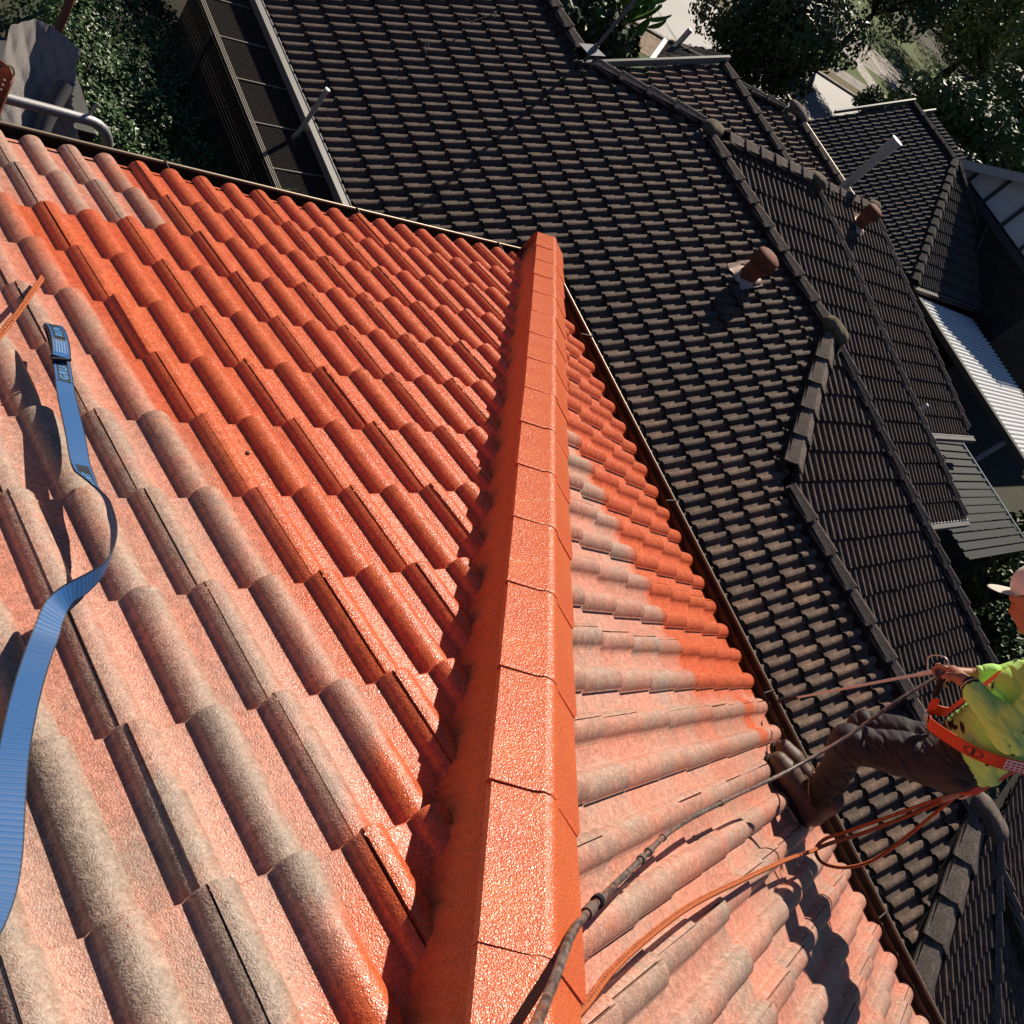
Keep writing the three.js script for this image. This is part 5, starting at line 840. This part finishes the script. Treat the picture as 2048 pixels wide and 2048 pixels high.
// ================= the worker =================
function cap3(p, a, b, ra, rb) { const bax = b[0] - a[0], bay = b[1] - a[1], baz = b[2] - a[2], pax = p[0] - a[0], pay = p[1] - a[1], paz = p[2] - a[2]; let h = (pax * bax + pay * bay + paz * baz) / (bax * bax + bay * bay + baz * baz + 1e-9); h = h < 0 ? 0 : h > 1 ? 1 : h; const x = pax - bax * h, y = pay - bay * h, z = paz - baz * h; return Math.sqrt(x * x + y * y + z * z) - (ra + (rb - ra) * h); }
const smin = (a, b, k) => { const h = Math.max(k - Math.abs(a - b), 0) / k; return Math.min(a, b) - h * h * k * 0.25; };
function sdfGeo(fn, c, half, cell) { // meshes fn(p)<0 within a cube of half size `half` round c
  const res = Math.min(170, Math.ceil(2 * half / cell) + 4), mc = new MarchingCubes(res, new THREE.MeshBasicMaterial(), false, false, 400000);
  mc.isolation = 0; const p = [0, 0, 0], hs = res / 2;
  for (let z = 0; z < res; z++) { p[2] = c[2] + (z - hs) / hs * half; for (let y = 0; y < res; y++) { p[1] = c[1] + (y - hs) / hs * half; for (let x = 0; x < res; x++) { p[0] = c[0] + (x - hs) / hs * half; mc.field[x + y * res + z * res * res] = -fn(p); } } }
  mc.update();
  const n = mc.count, P = new Float32Array(n * 3), Nn = new Float32Array(n * 3), UV = new Float32Array(n * 2);
  for (let k = 0; k < n * 3; k++) { P[k] = c[k % 3] + mc.positionArray[k] * half; Nn[k] = mc.normalArray[k]; }
  const e = 0.0035; for (let k = 0; k < n; k++) { const q = [P[k * 3], P[k * 3 + 1], P[k * 3 + 2]]; const g = [0, 1, 2].map(i => { const a = q.slice(), b = q.slice(); a[i] += e; b[i] -= e; return fn(a) - fn(b); }); const l = Math.hypot(...g) || 1; for (let i = 0; i < 3; i++) Nn[k * 3 + i] = g[i] / l; UV[k * 2] = q[1] * 2; UV[k * 2 + 1] = q[2] * 2; }
  const g = new THREE.BufferGeometry(); g.setAttribute('position', new THREE.BufferAttribute(P, 3)); g.setAttribute('normal', new THREE.BufferAttribute(Nn, 3)); g.setAttribute('uv', new THREE.BufferAttribute(UV, 2)); return g;
}
const union = (list, k) => p => { let d = 1e9; for (const [a, b, ra, rb] of list) { const q = cap3(p, a, b, ra, rb); d = d > 1e8 ? q : smin(d, q, k); } return d; };
{
  const man = thing('person', 'worker in lime green shirt, dark trousers and cap leaning over the gutter', 'person', [-0.4, 0.16, 3.5]);
  const J = { waist: [-0.37, 1.06, 3.615], chest: [-0.37, 1.38, 3.55], lsh: [-0.55, 1.50, 3.53], rsh: [-0.19, 1.50, 3.55], lel: [-0.645, 1.305, 3.625], lwr: [-0.565, 1.235, 3.395], lha: [-0.515, 1.178, 3.325], rel: [-0.11, 1.26, 3.45], rwr: [-0.2, 1.12, 3.36], rha: [-0.26, 1.08, 3.33], neck: [-0.37, 1.53, 3.46], skull: [-0.37, 1.575, 3.235], lhip: [-0.46, 0.95, 3.645], rhip: [-0.28, 0.94, 3.64], lkn: [-0.575, 0.64, 3.42], rkn: [-0.28, 0.60, 3.39], lan: [-0.475, 0.315, 3.605], ran: [-0.275, 0.25, 3.555] };
  const F = V3(0, -0.93, -0.37), Uh = V3(0, 0.37, -0.93), Lx = V3(-1, 0, 0), HC = V3(-0.37, 1.568, 3.225);
  const h3 = (f, u, l) => HC.clone().addScaledVector(F, f).addScaledVector(Uh, u).addScaledVector(Lx, l).toArray();
  // body: one continuous surface, head and hands on finer grids
  const bodyFn = union([[J.waist, J.chest, 0.115, 0.125], [J.lsh, J.rsh, 0.055, 0.055], [J.lsh, J.lel, 0.045, 0.038], [J.lel, J.lwr, 0.038, 0.028], [J.rsh, J.rel, 0.045, 0.038], [J.rel, J.rwr, 0.038, 0.028], [J.chest, J.neck, 0.1, 0.058], [J.waist, J.lhip, 0.11, 0.09], [J.waist, J.rhip, 0.11, 0.09], [J.lhip, J.lkn, 0.085, 0.055], [J.lkn, J.lan, 0.055, 0.04], [J.rhip, J.rkn, 0.085, 0.055], [J.rkn, J.ran, 0.055, 0.04]], 0.04);
  const headList = [[J.neck, h3(-0.03, -0.06, 0), 0.058, 0.056], [h3(-0.02, 0.03, 0), h3(0.0, 0.05, 0), 0.088, 0.085], [h3(0.01, -0.01, 0.0), h3(0.035, -0.03, 0), 0.074, 0.062], [h3(0.035, -0.04, 0), h3(0.055, -0.085, 0), 0.052, 0.03], [h3(0.082, 0.03, 0), h3(0.098, -0.018, 0), 0.012, 0.014], [h3(0.098, -0.018, -0.011), h3(0.098, -0.018, 0.011), 0.011, 0.011], [h3(0.078, 0.036, -0.035), h3(0.078, 0.036, 0.035), 0.017, 0.017], [h3(0.082, -0.048, -0.02), h3(0.082, -0.048, 0.02), 0.010, 0.010], [h3(0.08, -0.058, -0.017), h3(0.08, -0.058, 0.017), 0.010, 0.010], [h3(0.068, -0.09, -0.012), h3(0.068, -0.09, 0.012), 0.02, 0.02], [h3(0.0, -0.055, 0.05), h3(0.04, -0.075, 0.03), 0.026, 0.026], [h3(0.0, -0.055, -0.05), h3(0.04, -0.075, -0.03), 0.026, 0.026]];
  const ear = s => [[h3(-0.012, 0.03, s * 0.078), h3(-0.004, -0.02, s * 0.076), 0.014, 0.010], [h3(-0.02, 0.015, s * 0.082), h3(-0.018, 0.03, s * 0.082), 0.010, 0.010]];
  const headFn = union([...headList, ...ear(1), ...ear(-1)], 0.022);
  const hand = (wr, pa, s) => { // palm, four curled fingers of unequal length and a thumb from the side of the palm
    const w = A3(wr), p = A3(pa), d = p.clone().sub(w).normalize(), x = V3(0.35 * s, 0.75, -0.55).normalize(), sd = d.clone().cross(x).normalize(), dn = sd.clone().cross(d).normalize();
    const L = [[w.toArray(), p.toArray(), 0.027, 0.030]]; const len = [0.034, 0.038, 0.036, 0.029];
    for (let k = 0; k < 4; k++) { const o = (k - 1.5) * 0.0195, a = p.clone().addScaledVector(sd, o).addScaledVector(d, 0.018), b = a.clone().addScaledVector(d, len[k]).addScaledVector(dn, -0.008), c = b.clone().addScaledVector(dn, -0.027).addScaledVector(d, 0.004), e = c.clone().addScaledVector(d, -0.020).addScaledVector(dn, -0.012); L.push([a.toArray(), b.toArray(), 0.0098, 0.009], [b.toArray(), c.toArray(), 0.009, 0.0085], [c.toArray(), e.toArray(), 0.0085, 0.0075]); }
    const t0 = w.clone().lerp(p, 0.45).addScaledVector(sd, -0.026 * s), t1 = t0.clone().addScaledVector(sd, -0.02 * s).addScaledVector(d, 0.028).addScaledVector(dn, -0.018), t2 = t1.clone().addScaledVector(d, 0.024).addScaledVector(dn, -0.018).addScaledVector(sd, 0.012 * s); L.push([t0.toArray(), t1.toArray(), 0.0125, 0.0105], [t1.toArray(), t2.toArray(), 0.0105, 0.0085]); return L; };
  const skin = mat(0.38, 0.15, 0.085, 0.55);
  const bodyG = mergeGeometries([sdfGeo(bodyFn, [-0.37, 0.9, 3.5], 0.72, 0.012), sdfGeo(headFn, HC.toArray(), 0.20, 0.0032), sdfGeo(union(hand(J.lwr, J.lha, 1), 0.008), J.lha, 0.12, 0.003), sdfGeo(union(hand(J.rwr, J.rha, -1), 0.008), J.rha, 0.12, 0.003)]);
  wmesh('body', bodyG, skin, man);
  const eyeM = mat(0.03, 0.02, 0.018, 0.3); for (const s of [-1, 1]) { const g = new THREE.SphereGeometry(0.008, 10, 8); g.translate(...h3(0.083, 0.018, s * 0.03)); wmesh('eye', g, eyeM, man); }
  { const g = sdfGeo(union([[h3(-0.03, 0.0, 0), h3(-0.05, -0.045, 0), 0.088, 0.07]], 0.02), HC.toArray(), 0.2, 0.006); wmesh('hair', g, mat(0.02, 0.014, 0.01, 0.8), man); }
  // shirt
  const fold = (p, k) => { const a = fbm(p[0] * 7 + p[1] * 16 + k * 9, p[2] * 9 - p[1] * 5 + k, 3), b = fbm(p[2] * 20 + p[0] * 14 + k, p[1] * 7 + p[0] * 3, 2); return -0.022 * Math.pow(Math.abs(a - 0.5) * 2, 0.7) * 0.6 + 0.008 + 0.006 * (b - 0.5); };
  const shList = union([[[-0.37, 1.07, 3.615], J.chest, 0.15, 0.165], [[-0.45, 1.16, 3.62], [-0.29, 1.16, 3.62], 0.13, 0.13], [J.lsh, J.rsh, 0.078, 0.078], [J.lsh, J.lel, 0.078, 0.066], [J.lel, [-0.578, 1.243, 3.435], 0.066, 0.055], [J.rsh, J.rel, 0.078, 0.066], [J.rel, [-0.17, 1.16, 3.39], 0.062, 0.05], [[-0.43, 1.06, 3.69], [-0.50, 1.10, 3.665], 0.10, 0.06], [J.chest, [-0.37, 1.50, 3.48], 0.13, 0.082]], 0.045);
  const shG = sdfGeo(p => Math.max(shList(p) + fold(p, 0), 0.98 - p[1] + 0.02 * Math.sin(p[0] * 14 + p[2] * 9)), [-0.37, 1.3, 3.53], 0.40, 0.006);
  { const P = shG.attributes.position, c = new Float32Array(P.count * 3); for (let k = 0; k < P.count; k++) { const x = P.getX(k), y = P.getY(k), z = P.getZ(k); const n = fbm(y * 9 + x * 4, z * 9 + 3, 3), s = fbm(y * 38 + 7, z * 38 + x * 20, 2), st = fbm(y * 16 + 1, z * 16, 2); let r = lerp(0.38, 0.56, n), g = lerp(0.82, 0.88, n), b = lerp(0.26, 0.16, n); if (s > 0.77 && st > 0.5) { r = g = b = 0.012; } else if (st > 0.7) { r *= 0.85; g *= 0.9; b *= 1.4; } c.set([r, g, b], k * 3); } shG.setAttribute('color', new THREE.BufferAttribute(c, 3)); }
  wmesh('shirt', shG, new THREE.MeshPhysicalMaterial({ vertexColors: true, roughness: 0.8, sheen: 0.3, sheenRoughness: 0.6 }), man);
  // trousers
  const trList = union([[[-0.37, 1.08, 3.62], [-0.37, 0.99, 3.635], 0.148, 0.15], [[-0.37, 1.0, 3.63], J.lhip, 0.13, 0.118], [[-0.37, 1.0, 3.63], J.rhip, 0.13, 0.115], [J.lhip, J.lkn, 0.116, 0.082], [J.lkn, J.lan, 0.084, 0.068], [J.rhip, J.rkn, 0.112, 0.08], [J.rkn, J.ran, 0.08, 0.066]], 0.04);
  const trG = sdfGeo(p => trList(p) + 1.3 * fold(p, 2), [-0.4, 0.66, 3.53], 0.50, 0.008);
  wmesh('trousers', trG, mat(0.019, 0.013, 0.017, 0.7), man);
  { const g = sdfGeo(union([[[-0.562, 1.236, 3.40], [-0.572, 1.242, 3.425], 0.037, 0.041]], 0.01), [-0.567, 1.24, 3.41], 0.07, 0.004); wmesh('wristband', g, mat(0.008, 0.009, 0.016, 0.8), man); const d = V3(-0.01, 0.006, 0.025).normalize(); for (const o of [0.004, 0.014]) { const tg = new THREE.TorusGeometry(0.0385 - o * 0.1, 0.002, 6, 26); tg.applyQuaternion(new THREE.Quaternion().setFromUnitVectors(V3(0, 0, 1), d)); tg.translate(-0.558 - o * 0.3, 1.234, 3.392 + o * 0.2); wmesh('wristband_stripe', tg, mat(0.5, 0.45, 0.3, 0.7), man); } }
  // boots
  const bootM = mat(0.11, 0.062, 0.042, 0.55, { bumpMap: grainBump, bumpScale: 0.001 }), soleM = mat(0.016, 0.012, 0.011, 0.8), laceM = mat(0.42, 0.26, 0.13, 0.9);
  for (const [an, he, ba, to, sy] of [[J.lan, [-0.49, 0.262, 3.632], [-0.525, 0.262, 3.43], [-0.535, 0.255, 3.368], 0.225], [J.ran, [-0.282, 0.178, 3.578], [-0.30, 0.178, 3.385], [-0.306, 0.17, 3.325], 0.140]]) {
    const b = part('boot', man), up = union([[he, ba, 0.050, 0.053], [ba, to, 0.053, 0.047], [he, [an[0], an[1] + 0.05, an[2]], 0.052, 0.066], [[an[0], an[1] - 0.02, an[2] - 0.02], ba, 0.042, 0.036]], 0.03);
    mesh('upper', sdfGeo(p => Math.max(up(p), sy - p[1]), [he[0] - 0.02, he[1] + 0.03, (he[2] + to[2]) / 2], 0.20, 0.0045), bootM, b);
    const flat = union([[[he[0], sy, he[2]], [ba[0], sy, ba[2]], 0.050, 0.057], [[ba[0], sy, ba[2]], [to[0], sy, to[2]], 0.057, 0.051]], 0.02); mesh('sole', sdfGeo(p => Math.max(flat([p[0], sy, p[2]]), Math.abs(p[1] - sy + 0.006) - 0.013), [he[0] - 0.02, sy, (he[2] + to[2]) / 2], 0.20, 0.0045), soleM, b);
    const ls = []; for (let k = 0; k < 5; k++) { const t = k / 4, x = lerp(ba[0], an[0], t * 0.8), y = lerp(ba[1] + 0.042, an[1] + 0.0, t * 0.85) + 0.006, z = lerp(ba[2] + 0.02, an[2] - 0.055, t); ls.push(tube([V3(x - 0.034, y - 0.012, z), V3(x, y + 0.004, z - 0.004), V3(x + 0.034, y - 0.012, z + 0.006)], 0.0032, 10, 5)); }
    const kx = an[0] - 0.02, ky = an[1] + 0.012, kz = an[2] - 0.075; ls.push(tube([V3(kx, ky, kz), V3(kx - 0.035, ky + 0.02, kz - 0.03), V3(kx - 0.05, ky, kz + 0.02), V3(kx, ky, kz)], 0.0034, 20, 5), tube([V3(kx, ky, kz), V3(kx + 0.035, ky + 0.02, kz - 0.035), V3(kx + 0.045, ky, kz + 0.02), V3(kx, ky, kz)], 0.0034, 20, 5), tube([V3(kx, ky, kz), V3(kx - 0.03, ky - 0.02, kz + 0.03), V3(kx - 0.045, ky - 0.035, kz - 0.01)], 0.003, 12, 5)); mesh('laces', mergeGeometries(ls), laceM, b);
  }
  // cap with a curved brim
  { const crown = union([[h3(-0.03, 0.055, 0), h3(0.0, 0.072, 0), 0.096, 0.092]], 0.02), cg = sdfGeo(p => { const q = V3(p[0], p[1], p[2]).sub(HC); return Math.max(crown(p), 0.052 - q.dot(Uh) - 0.12 * q.dot(F)); }, h3(0, 0.09, 0), 0.16, 0.005); const c = wmesh('cap', cg, mat(0.72, 0.71, 0.67, 0.8), man);
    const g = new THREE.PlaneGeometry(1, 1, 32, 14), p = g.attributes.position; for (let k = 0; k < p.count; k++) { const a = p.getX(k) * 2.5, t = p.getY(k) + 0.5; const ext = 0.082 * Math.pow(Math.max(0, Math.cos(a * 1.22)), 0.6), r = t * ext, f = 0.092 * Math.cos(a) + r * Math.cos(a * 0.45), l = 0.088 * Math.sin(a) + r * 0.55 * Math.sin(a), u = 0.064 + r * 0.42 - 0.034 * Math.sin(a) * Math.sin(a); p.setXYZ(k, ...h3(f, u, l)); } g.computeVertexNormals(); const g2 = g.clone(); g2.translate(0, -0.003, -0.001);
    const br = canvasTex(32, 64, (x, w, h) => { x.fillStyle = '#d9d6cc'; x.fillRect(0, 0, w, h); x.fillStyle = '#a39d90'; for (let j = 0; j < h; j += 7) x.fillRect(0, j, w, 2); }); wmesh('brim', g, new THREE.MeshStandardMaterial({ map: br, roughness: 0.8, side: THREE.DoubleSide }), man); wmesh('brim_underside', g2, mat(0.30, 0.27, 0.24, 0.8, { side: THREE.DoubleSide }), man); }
  // harness webbing
  const orange = canvasTex(256, 64, (x, w, h) => { x.fillStyle = '#d9481c'; x.fillRect(0, 0, w, h); x.fillStyle = '#3a1208'; for (let i = 0; i < w; i += 9) { x.fillRect(i, 4, 5, 2); x.fillRect(i, h - 6, 5, 2); } }, [1, 1]);
  const strapT = canvasTex(512, 96, (x, w, h) => { x.fillStyle = '#d9481c'; x.fillRect(0, 0, w, h); x.fillStyle = '#3a1208'; for (let i = 0; i < w; i += 10) { x.fillRect(i, 5, 6, 3); x.fillRect(i, h - 8, 6, 3); } x.strokeStyle = '#1c0b06'; x.lineWidth = 5; x.beginPath(); x.arc(205, h / 2, 34, 0, 7); x.stroke(); x.lineWidth = 3; x.beginPath(); x.arc(205, h / 2, 26, 0, 7); x.stroke(); x.fillStyle = '#1c0b06'; x.fillRect(199, h / 2 - 24, 12, 48); x.fillStyle = '#e6ded8'; x.fillRect(0, 8, 92, h - 16); x.fillStyle = '#b01b2a'; for (let j = 0; j < 3; j++) for (let i = 0; i < 4; i++) x.fillRect(8 + i * 21, 16 + j * 23, 15, 13); });
  const wp = [[-0.44, 0.955, 3.455], [-0.54, 0.995, 3.475], [-0.595, 1.06, 3.545], [-0.612, 1.12, 3.62], [-0.59, 1.18, 3.69], [-0.49, 1.23, 3.765]];
  const rib = (pts, w, m, nm, roll = 0) => { // webbing facing away from the waist
    const c = new THREE.CatmullRomCurve3(pts.map(A3), false, 'centripetal'), n = 40, b = new GB(), ctr = V3(-0.37, 1.1, 3.61); let prev; for (let k = 0; k <= n; k++) { const p = c.getPointAt(k / n), t = c.getTangentAt(k / n), o = p.clone().sub(ctr); o.addScaledVector(t, -o.dot(t)).normalize(); const s = t.clone().cross(o).normalize(); const A = p.clone().addScaledVector(s, w / 2), B = p.clone().addScaledVector(s, -w / 2); if (prev) { b.tri(prev.A, B, prev.B, [1 - prev.t, 1], [1 - k / n, 0], [1 - prev.t, 0], prev.o, o, prev.o); b.tri(prev.A, A, B, [1 - prev.t, 1], [1 - k / n, 1], [1 - k / n, 0], prev.o, o, o); const e = o.clone().multiplyScalar(-0.004); b.quad(prev.B, prev.B.clone().add(e), B.clone().add(e), B); b.quad(prev.A, A, A.clone().add(e), prev.A.clone().add(e)); } prev = { A, B, o, t: k / n }; } wmesh(nm, b.geo(), m, man); };
  rib(wp, 0.05, new THREE.MeshStandardMaterial({ map: strapT, roughness: 0.6, side: THREE.DoubleSide }), 'waist_strap');
  const om = new THREE.MeshStandardMaterial({ map: orange, roughness: 0.6, side: THREE.DoubleSide });
  rib([[-0.46, 1.47, 3.43], [-0.50, 1.55, 3.48], [-0.50, 1.585, 3.55], [-0.47, 1.55, 3.62]], 0.042, om, 'shoulder_strap');
  rib([[-0.40, 1.02, 3.455], [-0.46, 1.0, 3.42], [-0.50, 1.02, 3.40], [-0.52, 1.06, 3.415]], 0.05, om, 'front_strap');
  rib([[-0.36, 1.30, 3.40], [-0.40, 1.22, 3.42], [-0.44, 1.12, 3.44], [-0.45, 1.03, 3.46]], 0.042, om, 'chest_strap');
  const buckle = new GB(); buckle.beam(V3(-0.50, 0.985, 3.425), V3(-0.48, 0.96, 3.47), 0.05, 0.012); wmesh('buckle', buckle.geo(), M.steel, man);
  const patch = new THREE.CylinderGeometry(0.021, 0.021, 0.003, 24); patch.rotateZ(Math.PI / 2 + 0.15); patch.translate(-0.566, 0.985, 3.635); wmesh('pocket_badge', patch, mat(0.07, 0.055, 0.055, 0.6), man);
  const kneeLight = null;
}
{ // shock absorber pack and its clip hanging from the harness
  const t = thing('lanyard_pack', 'pinkish red lanyard pack with a grey printed label behind the worker', 'lanyard', [-0.45, 1.1, 3.76]);
  const a = V3(-0.44, 0.972, 3.778), b = V3(-0.43, 1.30, 3.725), g = new GB(); g.beam(a, b, 0.045, 0.04, V3(0, 0.3, 1)); wmesh('pack', g.geo(), mat(0.42, 0.07, 0.075, 0.5), t);
  const lab = canvasTex(256, 48, (x, w, h) => { x.fillStyle = '#7d6c68'; x.fillRect(0, 0, w, h); x.fillStyle = '#3a2f2e'; for (let j = 8; j < h - 6; j += 6) for (let i = 40; i < 130; i += 7) x.fillRect(i, j, 3 + (i * j % 4), 2); for (let i = 140; i < w; i += 11) x.fillRect(i, 10, 2, 14); x.beginPath(); x.arc(22, h / 2, 11, 0, 7); x.fill(); });
  const d = b.clone().sub(a), q = new GB(), o = V3(-0.0235, 0.002, 0), s = V3(0, 0.004, 0.0175); const P = (u, v) => a.clone().addScaledVector(d, u).add(o).addScaledVector(s, v); q.tri(P(0.12, 0.7), P(0.98, 0.7), P(0.98, -1), [0, 0], [1, 0], [1, 1]); q.tri(P(0.12, 0.7), P(0.98, -1), P(0.12, -1), [0, 0], [1, 1], [0, 1]); wmesh('printed_label', q.geo(), new THREE.MeshStandardMaterial({ map: lab, roughness: 0.6, side: THREE.DoubleSide }), t);
  wmesh('webbing_tail', tube([a, V3(-0.43, 0.94, 3.778), V3(-0.41, 0.915, 3.772)], 0.014, 12, 8), mat(0.45, 0.08, 0.03, 0.7), t);
  wmesh('karabiner', tube([V3(-0.42, 0.93, 3.79), V3(-0.43, 0.96, 3.775), V3(-0.42, 0.95, 3.755), V3(-0.39, 0.89, 3.75), V3(-0.385, 0.87, 3.77), V3(-0.40, 0.885, 3.79)], 0.0055, 40, 8, true), M.steel, t);
  wmesh('rope_crimp', cyl(V3(-0.41, 0.90, 3.772), V3(-0.44, 0.83, 3.77), 0.013, 0.013, 10), mat(0.5, 0.28, 0.2, 0.6), t);
}
renderer.render(scene, camera);
